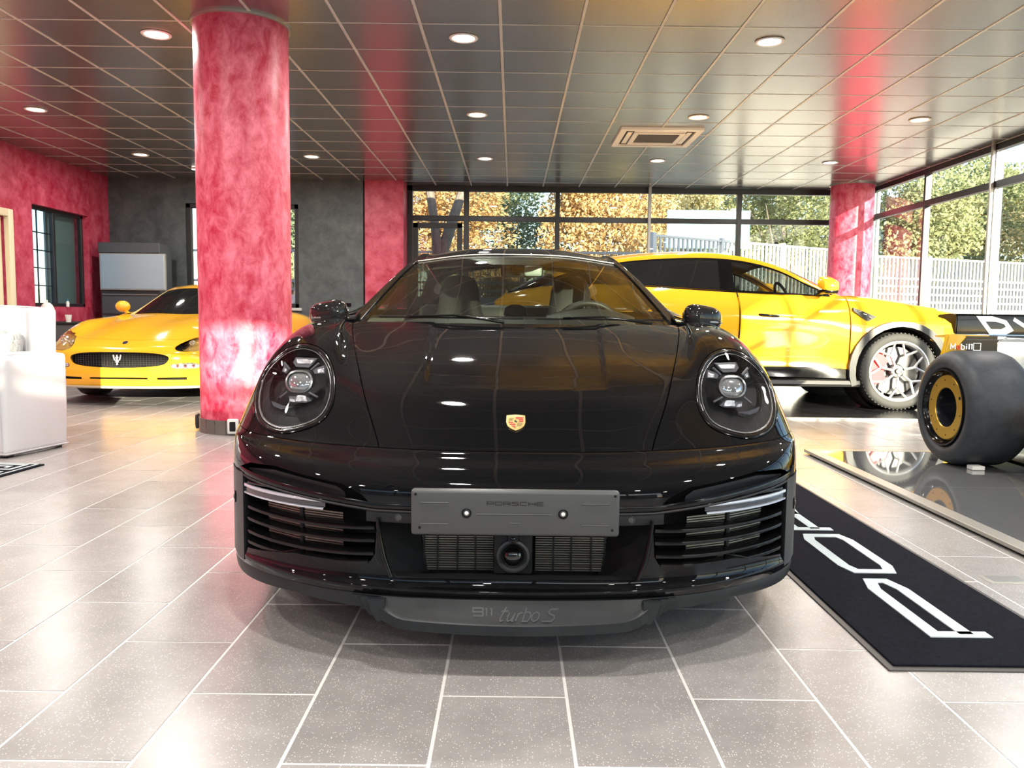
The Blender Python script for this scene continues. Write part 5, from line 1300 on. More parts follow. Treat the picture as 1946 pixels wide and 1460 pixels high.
# wheels
M_tyr2 = mat('suv_tyre', (.055, .055, .053), .75, bump=(60, .2, .002)); M_silv = mat('silver_rim', (.58, .59, .60), .25, .65)
M_cal = mat('red_caliper', (.70, .01, .03), .3)
def suv_wheel(sg, y):
    r = .385; wd = .29; t = bpy.data.objects.new('wheel', None); COL.objects.link(t); t.parent = su; t.location = (sg * .845, y, r); t.rotation_euler = (0, 0, 0 if sg > 0 else PI)
    bm = NB(); add_lathe(bm, [(r * .77, -wd * .48), (r * .9, -wd * .5), (r * .97, -wd * .46), (r, -wd * .36), (r, wd * .36), (r * .97, wd * .46), (r * .9, wd * .5), (r * .82, wd * .49), (r * .77, wd * .46)], axis=(1, 0, 0), n=56); ty = done(bm, 'tyre', M_tyr2, t, 50)
    bm = NB()
    for k in range(60):
        M = Matrix.Rotation(2 * PI * k / 60, 4, 'X'); add_box(bm, (wd * .28, -.008, r * .985), (wd * .47, .006, r * 1.004), 0, M=M)
    done(bm, 'tread_blocks', M_tyr2, t, kind='stuff')
    bm = NB(); add_lathe(bm, [(r * .78, -wd * .45), (r * .72, -wd * .4), (r * .70, wd * .25), (r * .735, wd * .40), (r * .775, wd * .47), (r * .79, wd * .49), (r * .76, wd * .50), (r * .715, wd * .44)], axis=(1, 0, 0), n=56); done(bm, 'rim', M_silv, t, 50)
    for k in range(7):
        a = 2 * PI * k / 7 + .25
        def rp(rad, an): return Vector((0, rad * math.cos(an), rad * math.sin(an)))
        bm = NB(); n0, n1 = rp(r * .17, a), rp(r * .44, a)
        for p, q, w0, w1 in ((n0, n1, .014, .013), (n1, rp(r * .72, a + .30), .013, .012), (n1, rp(r * .72, a - .30), .013, .012)):
            p = p + Vector((wd * .34, 0, 0)); q = q + Vector((wd * .40, 0, 0)); add_tube(bm, [p, q], [w0, w1], 6, flat=1.0)
        done(bm, 'spoke', M_silv, t, 50)
    bm = NB(); add_lathe(bm, [(0, wd * .42), (.022, wd * .42), (.028, wd * .38), (.028, wd * .34), (.058, wd * .33), (.070, wd * .28), (.070, 0)], axis=(1, 0, 0), n=24); hb = done(bm, 'hub', mat('hub_dark', (.12, .12, .12), .4, .5), t)
    bm = NB(); add_lathe(bm, [(0, wd * .43), (.020, wd * .425), (.021, wd * .40)], axis=(1, 0, 0), n=20); done(bm, 'hub_cap', mat('cap_cream', (.75, .72, .5), .4), hb)
    for k in range(5):
        a = 2 * PI * k / 5; bm = NB(); add_lathe(bm, [(.010, 0), (.010, .014), (0, .014)], c=(wd * .32, .046 * math.cos(a), .046 * math.sin(a)), axis=(1, 0, 0), n=8); done(bm, 'wheel_bolt', M_silv, hb)
    bm = NB(); add_lathe(bm, [(r * .63, 0), (r * .63, .03), (.05, .03), (.05, 0)], axis=(1, 0, 0), c=(.0, 0, 0), n=40); done(bm, 'brake_disc', mat('disc_silver', (.07, .07, .075), .35, .6), t)
    bm = NB(); add_lathe(bm, [(r * .34, .02), (r * .34, .088), (r * .67, .088), (r * .67, .02)], axis=(1, 0, 0), n=16, a0=-.72, a1=.72, xref=(0, 1 if sg > 0 else -1, .12)); bmesh.ops.holes_fill(bm, edges=bm.edges)
    done(bm, 'brake_caliper', M_cal, t, 40)
    return t
for sg in (-1, 1): suv_wheel(sg, 1.03); suv_wheel(sg, 4.03)
# low display podium under the SUV
pod = thing('display_podium', 'low dark podium with pale edge under the yellow SUV', 'platform', (2.3, 9.05, 0))
box_obj('podium_top', (-3.3, -1.66, -.0), (3.3, 1.66, .012), mat('podium_black', (.03, .03, .032), .12), pod, .004)
box_obj('podium_edge', (-3.34, -1.70, -.0), (3.34, -1.66, .0135), mat('edge_alu', (.7, .7, .68), .3, .8), pod, .003)
# ================================================================ yellow coupe behind the red column
mc = thing('coupe', 'yellow coupe with oval black grille, half hidden behind the red column', 'car', (-3.775, 7.72, 0))
MR = [[(0, .03, .19), (.25, .035, .19), (.46, .06, .19), (.64, .13, .19), (.78, .26, .19), (.865, .42, .19), (.88, .52, .19), (.88, .56, .19)],
      [(0, .0, .29), (.25, .006, .29), (.46, .035, .29), (.64, .11, .29), (.79, .25, .29), (.875, .41, .30), (.89, .52, .31), (.89, .555, .32)],
      [(0, .0, .40), (.25, .008, .40), (.47, .04, .40), (.65, .12, .41), (.79, .26, .42), (.875, .42, .44), (.893, .55, .46), (.893, .60, .46)],
      [(0, .0, .50), (.25, .01, .50), (.47, .05, .50), (.65, .14, .515), (.785, .29, .53), (.87, .46, .55), (.893, .60, .56), (.895, .66, .56)],
      [(0, .09, .575), (.25, .10, .578), (.46, .15, .582), (.62, .24, .60), (.76, .42, .635), (.85, .60, .66), (.888, .76, .66), (.897, .80, .65)],
      [(0, .36, .665), (.24, .37, .672), (.43, .42, .672), (.58, .50, .685), (.72, .64, .735), (.83, .80, .755), (.885, .90, .72), (.90, .95, .68)],
      [(0, .75, .755), (.24, .76, .765), (.42, .78, .762), (.57, .84, .765), (.70, .92, .80), (.82, 1.02, .81), (.885, 1.08, .75), (.90, 1.12, .65)],
      [(0, 1.2, .83), (.24, 1.2, .84), (.44, 1.22, .838), (.58, 1.25, .83), (.70, 1.28, .84), (.81, 1.32, .83), (.88, 1.34, .76), (.90, 1.36, .58)],
      [(0, 1.55, .885), (.26, 1.57, .89), (.48, 1.62, .885), (.62, 1.66, .875), (.71, 1.70, .875), (.80, 1.72, .855), (.875, 1.74, .78), (.895, 1.76, .55)]]
SM = Surf(MR)
G_ = [(-.47, .46), (-.44, .49), (-.30, .512), (0, .518), (.30, .512), (.44, .49), (.47, .46), (.45, .42), (.38, .392), (.2, .375), (0, .37), (-.2, .375), (-.38, .392), (-.45, .42)]
G_ = smooth_closed(G_, 40)
def mpatch(name, u0, u1, v0, v1, cuts, nu=60, nv=40, m=None, par=None):
    bm = patch(SM, u0, u1, v0, v1, nu, nv, fl=False, flip=u1 < u0)
    for c in cuts: cut_poly(bm, c, FZ, lambda c_: c_.y < .85)
    nm = {tuple(v.co): v.normal.copy() for v in bm.verts}
    flange(bm, [e for e in bm.edges if e.is_boundary], lambda c: Vector((0, .018, 0)) if c.y < .5 else -nm.get(tuple(c), Vector((0, 0, 1))) * .012)
    return done(bm, name, m or M_yel, par or mc, 40)
slot1 = [(-.28, .262), (.28, .262), (.28, .278), (-.28, .278)]
slotL = [(-.62, .255), (-.36, .258), (-.36, .278), (-.62, .282)]; slotR = [(-x, z) for x, z in slotL][::-1]
fogL = smooth_closed([(-.72, .375), (-.70, .412), (-.60, .418), (-.50, .408), (-.485, .39), (-.50, .372), (-.62, .362)], 20); fogR = [(-x, z) for x, z in fogL][::-1]
def mplan(x): return float(np.interp(abs(x), [0, .25, .47, .65, .79, .875], [0, .008, .04, .12, .26, .42]))
hlm = smooth_closed([(.50, .555), (.52, .60), (.60, .655), (.70, .695), (.80, .70), (.845, .665), (.85, .60), (.80, .555), (.68, .53), (.56, .53)], 30)
hlR = hlm; hlL = [(-x, z) for x, z in hlm][::-1]
mpatch('front_bumper', -7, 7, 0, 3.97, [G_, slot1, slotL, slotR, fogL, fogR, hlL, hlR], 130, 50)
mpatch('nose_panel', -7, 7, 3.97, 4.62, [hlL, hlR], 130, 14)
done(patch(SM, -3.4, 3.4, 4.65, 8, 60, 50), 'hood', M_yel, mc, 40)
for s in (-1, 1): mpatch('front_fender', s * 3.42, s * 7, 4.65, 8, [hlL, hlR], 40, 50)
bm = NB(); G = SM.grid(lin(-6.8, 6.8, 40), lin(0, 8, 30)); grid_bm(bm, G); bm.normal_update()
for v in bm.verts: v.co += Vector((0, .09, -.03))
done(bm, 'gap_shade_shell', M_void, mc)  # black sheet under the skin, painted as the shade behind its openings
# grille
bm = NB(); add_prism(bm, [(x * 1.02, .445 + (z - .445) * 1.03) for x, z in G_], lambda u, v, d: Vector((u, mplan(u) + .05 + d, v)), 0, .01); done(bm, 'grille_back', M_void, mc)
bm = NB()
for k in range(34):
    x = -.44 + k * .0267; add_tube(bm, [(x, mplan(x) + .04, .385), (x, mplan(x) + .04, .505)], .0022, 4)
for z in (.40, .42, .44, .46, .48, .50): add_tube(bm, [(x, mplan(x) + .04, z) for x in lin(-.44, .44, 10)], .002, 4)
done(bm, 'grille_mesh', mat('mesh_grey', (.07, .07, .07), .4, .5), mc, kind='stuff')
bm = NB(); add_tube(bm, [(x, mplan(x) + .004, z) for x, z in G_], .004, 6, closed=True); done(bm, 'grille_rim', M_gblack, mc)
bm = NB()
def TF(u, v, d): return Vector((u * .85, -.006 - d + mplan(u), .445 + v * .85))
for pts in ([(0, -.055), (0, .06)], [(0, -.005), (-.028, .002), (-.036, .03), (-.042, .06)], [(0, -.005), (.028, .002), (.036, .03), (.042, .06)], [(-.018, -.02), (.018, -.02)], [(-.012, .02), (0, .045), (.012, .02)]): add_stroke(bm, pts, .011, TF, -.006, .008)
done(bm, 'trident_emblem', mat('satin_silver', (.7, .7, .7), .3, .4), mc, 30)
bp2 = SM.pt(0, 4.35); n2 = SM.nrm(0, 4.35); n2 = n2 if n2.z > 0 else -n2; w2 = n2.cross(Vector((1, 0, 0))); w2 = w2 if w2.z > 0 else -w2
bm = NB(); add_prism(bm, [(.022 * math.cos(a), .036 * math.sin(a)) for a in lin(0, 2 * PI, 20)[:-1]], lambda u, v, d: bp2 + Vector((1, 0, 0)) * u + w2 * v + n2 * d, 0, .006); done(bm, 'nose_badge', mat('badge_blue', (.02, .02, .05), .2), mc, 30)
# lamps
M_amb = glass_mat('coupe_lens', (.95, .90, .75), .08)
for s in (-1, 1):
    h = bpy.data.objects.new('headlamp', None); COL.objects.link(h); h.parent = mc
    GMs = SM.grid(lin(3, 7, 50), lin(3, 6.5, 50)).reshape(-1, 3)
    def sy(x, z):
        d = np.hypot(GMs[:, 0] - abs(x), GMs[:, 2] - z); i = np.argsort(d)[:4]; return float(GMs[i, 1].mean())
    ctr = (.69, .61); rings = []
    for k, p in ((1.0, .0), (.8, -.012), (.5, -.02), (.2, -.024)):
        rings.append([Vector((s * (ctr[0] + (x - ctr[0]) * k), sy(ctr[0] + (x - ctr[0]) * k, ctr[1] + (z - ctr[1]) * k) + p + .004, ctr[1] + (z - ctr[1]) * k)) for x, z in hlm])
    shell_strip('lens_cover', rings, M_amb, h, ang=80)
    bowl = [[Vector((s * (ctr[0] + (x - ctr[0]) * k), sy(ctr[0] + (x - ctr[0]) * k, ctr[1] + (z - ctr[1]) * k) + p, ctr[1] + (z - ctr[1]) * k)) for x, z in hlm] for k, p in ((1.0, .004), (.92, .05), (.5, .09), (.02, .09))]
    shell_strip('lamp_bowl', bowl, mat('bowl_gold', (.42, .30, .10), .3, .3), h, ang=80)
    shell_strip('lamp_seal', [[Vector((s * (ctr[0] + (x - ctr[0]) * k), sy(x, z) + p, ctr[1] + (z - ctr[1]) * k)) for x, z in hlm] for k, p in ((1.03, .004), (1.0, -.003), (.97, .004))], M_gblack, h, ang=80)
    for (x, z, r_) in ((.70, .615, .045), (.60, .60, .03), (.785, .635, .03)):
        bm = NB(); add_lathe(bm, [(r_, 0), (r_ * .95, .012), (r_ * .8, .014), (r_ * .6, .003), (r_ * .3, .012), (0, .016)], axis=(0, -1, .1), c=(s * x, sy(x, z) + .045, z), n=20); done(bm, 'reflector', mat('reflector', (.8, .8, .8), .12, .9), h, 60)
    f_ = fogL if s < 0 else fogR
    bm = NB(); add_prism(bm, [(x, z) for x, z in f_], lambda u, v, d: Vector((u, mplan(u) + .02 + d, v)), 0, .015); fg = done(bm, 'fog_lamp', mat('fog_lens', (.25, .26, .27), .12, .6, bump=(60, 1.0, .01)), mc, 30)
    for x in (.535, .60, .665):
        bm = NB(); add_lathe(bm, [(.018, 0), (.017, .006), (.010, .003), (0, .008)], axis=(-s * .2, -1, 0), c=(s * x, mplan(x) + .018, .391), n=16); done(bm, 'fog_bulb', M_chrome, fg, 60)
    # mirror
    bm = NB(); add_lathe(bm, [(0, -.065), (.05, -.05), (.085, 0), (.085, .03), (.0, .04)], axis=(0, 1, 0), c=(0, 0, 0), n=24)
    for v in bm.verts: v.co.z *= .8; v.co += Vector((s * .88, 1.95, .965))
    mo = done(bm, 'door_mirror', M_yel, mc, 80)
    bm = NB(); add_tube(bm, [(s * .84, 1.95, .91), (s * .79, 1.93, .88)], .02, 8); done(bm, 'mirror_foot', M_yel, mo)
# spoiler edge
bm = NB(); g = [[Vector((x, mplan(x) + .01, .195)), Vector((x, mplan(x) - .012, .185)), Vector((x, mplan(x) - .008, .172)), Vector((x, mplan(x) + .08, .165))] for x in lin(-.86, .86, 40)]
grid_bm(bm, np.array(g)); done(bm, 'front_lip', mat('pale_lip', (.35, .33, .25), .4), mc, 50)
MG = [[(0, 1.52, .875), (.35, 1.56, .878), (.60, 1.66, .87), (.68, 1.72, .875), (.72, 1.76, .88)],
      [(0, 1.90, 1.06), (.33, 1.94, 1.05), (.56, 2.02, 1.02), (.62, 2.06, 1.0), (.70, 2.1, .91)],
      [(0, 2.28, 1.20), (.30, 2.30, 1.195), (.49, 2.36, 1.17), (.55, 2.40, 1.14), (.71, 2.42, .92)],
      [(0, 2.75, 1.27), (.28, 2.75, 1.262), (.47, 2.76, 1.235), (.54, 2.78, 1.19), (.72, 2.8, .93)],
      [(0, 3.2, 1.22), (.27, 3.2, 1.21), (.44, 3.2, 1.18), (.52, 3.2, 1.13), (.70, 3.2, .94)],
      [(0, 3.75, 1.05), (.25, 3.75, 1.045), (.42, 3.75, 1.03), (.50, 3.75, 1.0), (.66, 3.75, .93)],
      [(0, 4.25, .90), (.25, 4.25, .90), (.42, 4.25, .895), (.5, 4.24, .89), (.62, 4.22, .88)]]
SMG = Surf(MG)
done(patch(SMG, -2.1, 2.1, 0, 2, 30, 20, fl=False), 'windscreen', mat('dark_windscreen', (.008, .009, .009), .03), mc, 60)
done(patch(SMG, -3, 3, 2.02, 4, 40, 24, depth=.02), 'roof', M_yel, mc, 50)
done(patch(SMG, -3, 3, 5.0, 6, 40, 14, depth=.02), 'boot_lid', M_yel, mc, 50); done(patch(SMG, -3, 3, 4.0, 5.0, 40, 14, fl=False), 'rear_window', M_ugd, mc, 50)
MB_ = [[(.72, 1.74, .885), (.81, 1.74, .855), (.877, 1.74, .77), (.895, 1.74, .5), (.86, 1.74, .2)], [(.71, 2.4, .92), (.80, 2.4, .88), (.86, 2.4, .77), (.87, 2.4, .5), (.85, 2.4, .2)], [(.70, 3.0, .94), (.81, 3.0, .90), (.875, 3.0, .79), (.89, 3.0, .5), (.86, 3.0, .22)],
       [(.66, 3.6, .93), (.82, 3.6, .89), (.90, 3.6, .78), (.91, 3.6, .5), (.88, 3.6, .25)], [(.60, 4.2, .88), (.77, 4.2, .84), (.86, 4.18, .74), (.87, 4.16, .5), (.84, 4.14, .3)], [(.5, 4.46, .80), (.62, 4.46, .76), (.7, 4.44, .68), (.72, 4.42, .5), (.7, 4.4, .34)]]
for s in (-1, 1):
    done(patch(SMG, s * 2.1, s * 3, 0, 2, 8, 20, depth=.02, flip=s < 0), 'windscreen_pillar', mat('pale_pillar', (.75, .58, .2), .2), mc, 50)
    done(patch(SMG, s * 3.02, s * 3.98, .3, 5, 8, 30, fl=False, flip=s < 0), 'side_window', M_ugd, mc, 50)
    SB = Surf([[(s * x, y, z) for x, y, z in r_] for r_ in MB_], mirror=False)
    done(patch(SB, 0, 4, .02, 1.9, 24, 24, depth=.008, flip=s > 0), 'door', M_yel, mc, 40)
    bm = patch(SB, 0, 4, 1.92, 5, 24, 40, fl=False, flip=s > 0); cut_poly(bm, circ(3.72, .33, .36), CY, lambda c: abs(c.x) > .7); flange(bm, [e for e in bm.edges if e.is_boundary], lambda c: Vector((-s * .02, 0, 0))); done(bm, 'rear_fender', M_yel, mc, 40)
    sport_wheel(s * .755, 1.06, .315, .235, mc, s, M_silv, 7); sport_wheel(s * .765, 3.72, .325, .25, mc, s, M_silv, 7)
tl2 = [[(0, 4.25, .90), (.3, 4.26, .90), (.5, 4.30, .86), (.62, 4.40, .80)], [(0, 4.52, .75), (.3, 4.51, .75), (.55, 4.48, .72), (.7, 4.44, .68)], [(0, 4.5, .45), (.3, 4.49, .45), (.55, 4.47, .45), (.72, 4.41, .45)], [(0, 4.4, .25), (.3, 4.4, .25), (.55, 4.38, .25), (.7, 4.36, .3)]]
done(patch(Surf(tl2), -3, 3, 0, 3, 30, 20, depth=.02, flip=True), 'rear_bumper', M_yel, mc)
box_obj('underbody', (-.74, .4, .15), (.74, 4.3, .22), M_void, mc, .01)
# ================================================================ glossy podium with the racing car's rear
M_mirror = mat('glossy_black_slab', (.27, .28, .29), .035, .65)
M_ealu = mat('brushed_edge', (.42, .40, .36), .32, .7)
gp = thing('glossy_podium', 'glossy dark podium with metal edge right of the lettered mat', 'platform', (2.0, 1.6, 0))
box_obj('podium_base', (.03, .03, 0), (3.75, 3.84, .018), M_void, gp)
box_obj('metal_edge', (0, 0, .012), (.075, 3.87, .032), M_ealu, gp, .003)
box_obj('metal_edge', (.075, 3.80, .012), (3.78, 3.87, .032), M_ealu, gp, .003)
for k, (a, b) in enumerate(((.0, .266), (.27, 1.466), (1.47, 2.665), (2.669, 3.80))):
    for x0_, x1_ in ((.077, 1.9), (1.904, 3.78)): box_obj('slab_panel', (x0_, a, .012), (x1_, b, .031), M_mirror, gp, .0012)
M_slick = mat('worn_slick_rubber', (.016, .020, .026), .5, spec=.35, noise=(9, (.036, .043, .052), 8, .35, .7), bump=(90, .5, .002))
M_gold2 = mat('gold_wheel_disc', (.55, .34, .05), .28, .7)
TR, TWD = .352, .385
rw = thing('racing_car', 'black and yellow racing car with slick rear tyre, gold wheel disc and lettered wing', 'race car', (3.35, 5.3, .0315))
rt_ = bpy.data.objects.new('rear_wheel', None); COL.objects.link(rt_); rt_.parent = rw; rt_.location = (2.655 + TWD / 2 - 3.35, 4.97 - 5.3, TR)
bm = NB(); h_ = TWD / 2
add_lathe(bm, [(.235, -h_ + .03), (.25, -h_ + .008), (.285, -h_), (.315, -h_ + .008), (.338, -h_ + .035), (TR, -h_ + .075), (TR + .0005, 0), (TR, h_ - .075), (.338, h_ - .035), (.315, h_ - .008), (.285, h_), (.25, h_ - .008), (.235, h_ - .03)], axis=(1, 0, 0), n=72); done(bm, 'tyre_carcass', M_slick, rt_, 50)
bm = NB(); add_lathe(bm, [(.240, -h_ + .02), (.236, -h_ + .002), (.228, -h_ + .002), (.222, -h_ + .03), (.20, -h_ + .045), (.20, h_ - .05), (.236, h_ - .01)], axis=(1, 0, 0), n=64); done(bm, 'wheel_rim', M_gblack, rt_, 50)
bm = NB(); add_lathe(bm, [(.203, -h_ + .045), (.199, -h_ + .028), (.194, -h_ + .024), (.124, -h_ + .026), (.121, -h_ + .031)], axis=(1, 0, 0), n=64); wd_ = done(bm, 'wheel_disc', M_gold2, rt_, 20)
bm = NB(); add_lathe(bm, [(.122, -h_ + .030), (.112, -h_ + .06), (.108, -h_ + .16), (.06, -h_ + .20), (0, -h_ + .205)], axis=(1, 0, 0), n=40); done(bm, 'hub_cup', mat('hub_black', (.008, .009, .012), .18), rt_, 60)
for k in range(10):
    a = 2 * PI * k / 10 + .2; rr_ = .011 if k == 4 else .0045
    bm = NB(); add_lathe(bm, [(rr_, -.001), (rr_, .003), (0, .003)], c=(-h_ + .0265, .170 * math.cos(a), .170 * math.sin(a)), axis=(-1, 0, 0), n=12); done(bm, 'disc_bolt', M_gblack, rt_)
tag(box_obj('chock_block', (2.745, 4.75, .0315), (2.82, 4.815, .056), M_white, None, .003), 'small pale block lying under the racing tyre', 'block')
# rear wing assembly of the racing car
M_ryel = mat('race_yellow', (.62, .36, .01), .15, coat=.5)
bm = NB(); g = []
for y, z in ((-.10, .905), (-.095, .915), (-.02, .928), (.10, .935), (.10, .93), (-.01, .915), (-.085, .82), (-.09, .81), (-.10, .815)):
    g.append([Vector((x, y, z - (.012 if abs(x) > .50 else 0))) for x in [-.515, -.50] + lin(-.48, .48, 10) + [.50, .515]])
bm2 = NB(); add_prism(bm2, [(-.11, .93), (-.03, .932), (.12, .925), (.13, .91), (.02, .90), (-.06, .87), (-.085, .80), (-.115, .80), (-.118, .91)], lambda u, v, d: Vector((d, u, v)), -.515, .515)
bmesh.ops.bevel(bm2, geom=list(bm2.edges), offset=.006, segments=2, affect='EDGES'); done(bm2, 'upper_wing', M_gblack, rw, 40)
bm.free()
for ch, x in (('D', -.33), ('V', -.12), ('O', .10)):
    def WF(u, v, d, x=x): return Vector((u - (v - .86) * .8, -.1185 - d + max(0, .86 - v) * .02, v))
    done(letter_bm(ch, x, .818, .14, .082, .034, WF, -.001, .0012), 'wing_letter', mat('wing_white', (.85, .87, .88), .35), rw, 30)
bm = NB(); add_prism(bm, [(-.16, .765), (-.13, .79), (.0, .80), (.22, .785), (.22, .775), (.0, .77), (-.12, .755)], lambda u, v, d: Vector((d, u, v)), -.47, .50); done(bm, 'lower_wing', mat('silver_flap', (.7, .73, .76), .08, .9), rw, 40)
bm = NB(); add_prism(bm, [(-.60, .66), (-.58, .80), (-.30, .795), (-.30, .60), (-.60, .60)], lambda u, v, d: Vector((u, d, v)), -.15, -.10)
bmesh.ops.bevel(bm, geom=list(bm.edges), offset=.012, segments=2, affect='EDGES'); ep = done(bm, 'wing_mount', M_ryel, rw, 40)
bm = NB(); add_prism(bm, [(-.46, .79), (-.27, .79), (-.27, .60), (-.36, .60), (-.50, .74)], lambda u, v, d: Vector((u, d, v)), -.156, -.12); done(bm, 'black_panel', M_gblack, ep, 30)
x = -.565
for ch, wd, c_ in (('M', .035, 0), ('o', .024, 1), ('b', .024, 0), ('i', .014, 0), ('l', .014, 0), ('1', .03, 0)):
    done(letter_bm(ch, x, .705, wd * .8, .034, .007, lambda u, v, d: Vector((u, -.158 - d, v)), -.002, .001), 'sponsor_letter', mat('letter_red', (.7, .05, .02), .4) if c_ else mat('wing_white', (.85, .87, .88), .35), ep, 30); x += wd * 1.15
bm = NB(); add_stroke(bm, [(-.42, .70), (-.375, .70), (-.375, .745), (-.42, .745)], .004, lambda u, v, d: Vector((u, -.158 - d, v)), -.002, .001, closed=True); done(bm, 'sponsor_frame', mat('wing_white', (.85, .87, .88), .35), ep, 30)
bm = NB(); add_tube(bm, [(-.28, -.14, .55), (-.28, -.14, .72), (-.25, -.14, .765), (-.20, -.14, .775), (0, -.14, .768), (.3, -.14, .755)], .009, 8); done(bm, 'wing_frame', mat('pale_tube', (.6, .6, .6), .15, .8), rw, 60)
bm = NB(); g = []
for y, w_, zt_, zb in ((-1.1, .36, .50, .10), (-.6, .30, .46, .08), (-.2, .22, .40, .08), (.15, .12, .32, .10), (.3, .04, .22, .14)):
    g.append([Vector((w_ * math.copysign(abs(math.cos(a)) ** .7, math.cos(a)), y, (zt_ + zb) / 2 + (zt_ - zb) / 2 * math.copysign(abs(math.sin(a)) ** .7, math.sin(a)))) for a in lin(0, 2 * PI, 28)])
V_ = grid_bm(bm, np.array(g)); bm.faces.new(V_[0][:-1]); bm.faces.new(V_[-1][:-1]); done(bm, 'tail_fairing', M_ryel, rw, 60)
for x in (-.20, .20):
    bm = NB(); add_prism(bm, [(-.05, .30), (.02, .30), (.06, .78), (-.03, .78)], lambda u, v, d, x=x: Vector((x + d, u, v)), -.008, .008); done(bm, 'wing_pylon', M_gblack, rw, 30)
bm = NB(); add_prism(bm, [(-.34, -1.0), (.34, -1.0), (.30, .1), (-.30, .1)], lambda u, v, d: Vector((u, v, d)), .03, .05); done(bm, 'floor_plate', M_gblack, rw)
for s in (-1, 1):
    bm = NB(); add_tube(bm, [(s * .18, -.33, .33), (s * .33, -.33, .35)], .016, 8); done(bm, 'drive_shaft', M_gblack, rw)
box_obj('stand', (-.05, -.7, .0), (.05, -.3, .075), M_gblack, rw, .004)

# ================================================================ lettered mat
M_pile = mat('mat_pile', (.005, .006, .010), .95, spec=.1, noise=(60, (.011, .012, .020), 4, .35, .7), bump=(420, 1.0, .004)); M_pilew = mat('mat_letter_pile', (.62, .70, .72), .95, bump=(420, 1.0, .004)); M_rub = mat('mat_rubber', (.04, .037, .035), .5)
mt = thing('lettered_mat', 'long black mat with big white letters on the floor right of the black car', 'mat', (1.0, 2.055, 0))
MW, ML = .605, 4.5
box_obj('rubber_border', (0, 0, -.0005), (MW, ML, .004), M_rub, mt, .0015)
box_obj('pile', (.022, .022, .003), (MW - .022, ML - .022, .010), M_pile, mt, .002)
# text runs away from the viewer: u along +y, letter up = -x
LX0, LX1 = .236, .395      # world x offsets of letter top and bottom
def TFm(u, v, d): return Vector((LX1 - v, u, .0095 + d))
LH = LX1 - LX0
u = .226
for ch, wd in (('P', .475), ('O', .475), ('R', .475), ('S', .475), ('C', .475), ('H', .475), ('E', .475)):
    done(letter_bm(ch, u, 0 if ch != 'P' else 0, wd, LH, .042, TFm, 0, .0035), 'mat_letter', M_pilew, mt, 30); u += wd + .107

# ================================================================ doormat with key pattern
dm = thing('doormat', 'dark doormat with white angular key pattern at left edge', 'mat', (-2.765, 4.735, 0), math.radians(-5))
box_obj('mat_base', (-.62, -.46, -.0005), (.0, .0, .008), M_pile, dm, .003)
bm = NB()
def DF(u, v, d): return Vector((u, v, .0075 + d))
for ox in (-.30, -.55):
    for oy in (-.22, -.43):
        add_stroke(bm, [(ox, oy), (ox, oy + .17), (ox + .22, oy + .17), (ox + .22, oy + .03), (ox + .06, oy + .03), (ox + .06, oy + .12), (ox + .16, oy + .12), (ox + .16, oy + .075)], .018, DF, 0, .003)
add_stroke(bm, [(-.60, -.02), (-.03, -.02), (-.03, -.44), (-.60, -.44)], .010, DF, 0, .003, closed=True)
done(bm, 'key_pattern', M_pilew, dm, 30)
# ================================================================ armchair
M_wl = mat('white_leather', (.62, .62, .64), .33, bump=(7, .12, .01)); 
ar = thing('armchair', 'white leather cube armchair with grey cushion at left edge', 'chair', (-3.092, 4.905, 0), math.radians(-12))
def softbox(name, a, b, bev, m, par, bulge=0, lean=0, taper=0):
    bm = NB(); add_box(bm, a, b, 0); bmesh.ops.subdivide_edges(bm, edges=bm.edges, cuts=5, use_grid_fill=True)
    c = [(a[i] + b[i]) / 2 for i in range(3)]; h = [(b[i] - a[i]) / 2 for i in range(3)]
    for v in bm.verts:
        t = [(v.co[i] - c[i]) / h[i] for i in range(3)]
        for i in range(3):
            if abs(abs(t[i]) - 1) < 1e-4:
                j, k = [q for q in range(3) if q != i]; v.co[i] += math.copysign(bulge * (1 - t[j] ** 2) * (1 - t[k] ** 2), t[i])
        v.co.x += -math.copysign(taper * (t[2] < 0) * (-t[2]), t[0]) * (abs(t[0]) > .99); v.co.y += lean * (t[2] + 1) / 2
    es = [e for e in bm.edges if e.calc_face_angle(0) > .9]
    bmesh.ops.bevel(bm, geom=es, offset=bev, segments=3, affect='EDGES', profile=.6)
    return done(bm, name, m, par, 60)
softbox('right_arm', (-.19, 0, .012), (.0, .52, .635), .035, M_wl, ar, .016, 0, .012)
softbox('left_arm', (-1.02, 0, .012), (-.83, .52, .635), .035, M_wl, ar, .016, 0, .012)
softbox('seat', (-.83, .01, .012), (-.19, .52, .50), .03, M_wl, ar, .012)
softbox('backrest', (-.97, .50, .03), (-.235, .68, .93), .035, M_wl, ar, .018, .04)
softbox('cushion', (-.62, .30, .44), (-.30, .42, .76), .04, mat('grey_fur', (.16, .17, .18), .95, sheen=.6, noise=(60, (.32, .34, .36), 4, .35, .65), bump=(180, 1, .01)), ar, .035, .08)
bm = NB(); add_tube(bm, [(-.19, -.003, .03), (-.006, -.004, .03), (.001, .05, .03), (.002, .5, .03)], .004, 6); done(bm, 'piping', M_wl, ar, 60)
for x, y in ((-.06, .06), (-.06, .46), (-.96, .06), (-.96, .60)): box_obj('foot', (x - .025, y - .025, 0), (x + .025, y + .025, .02), M_void, ar)
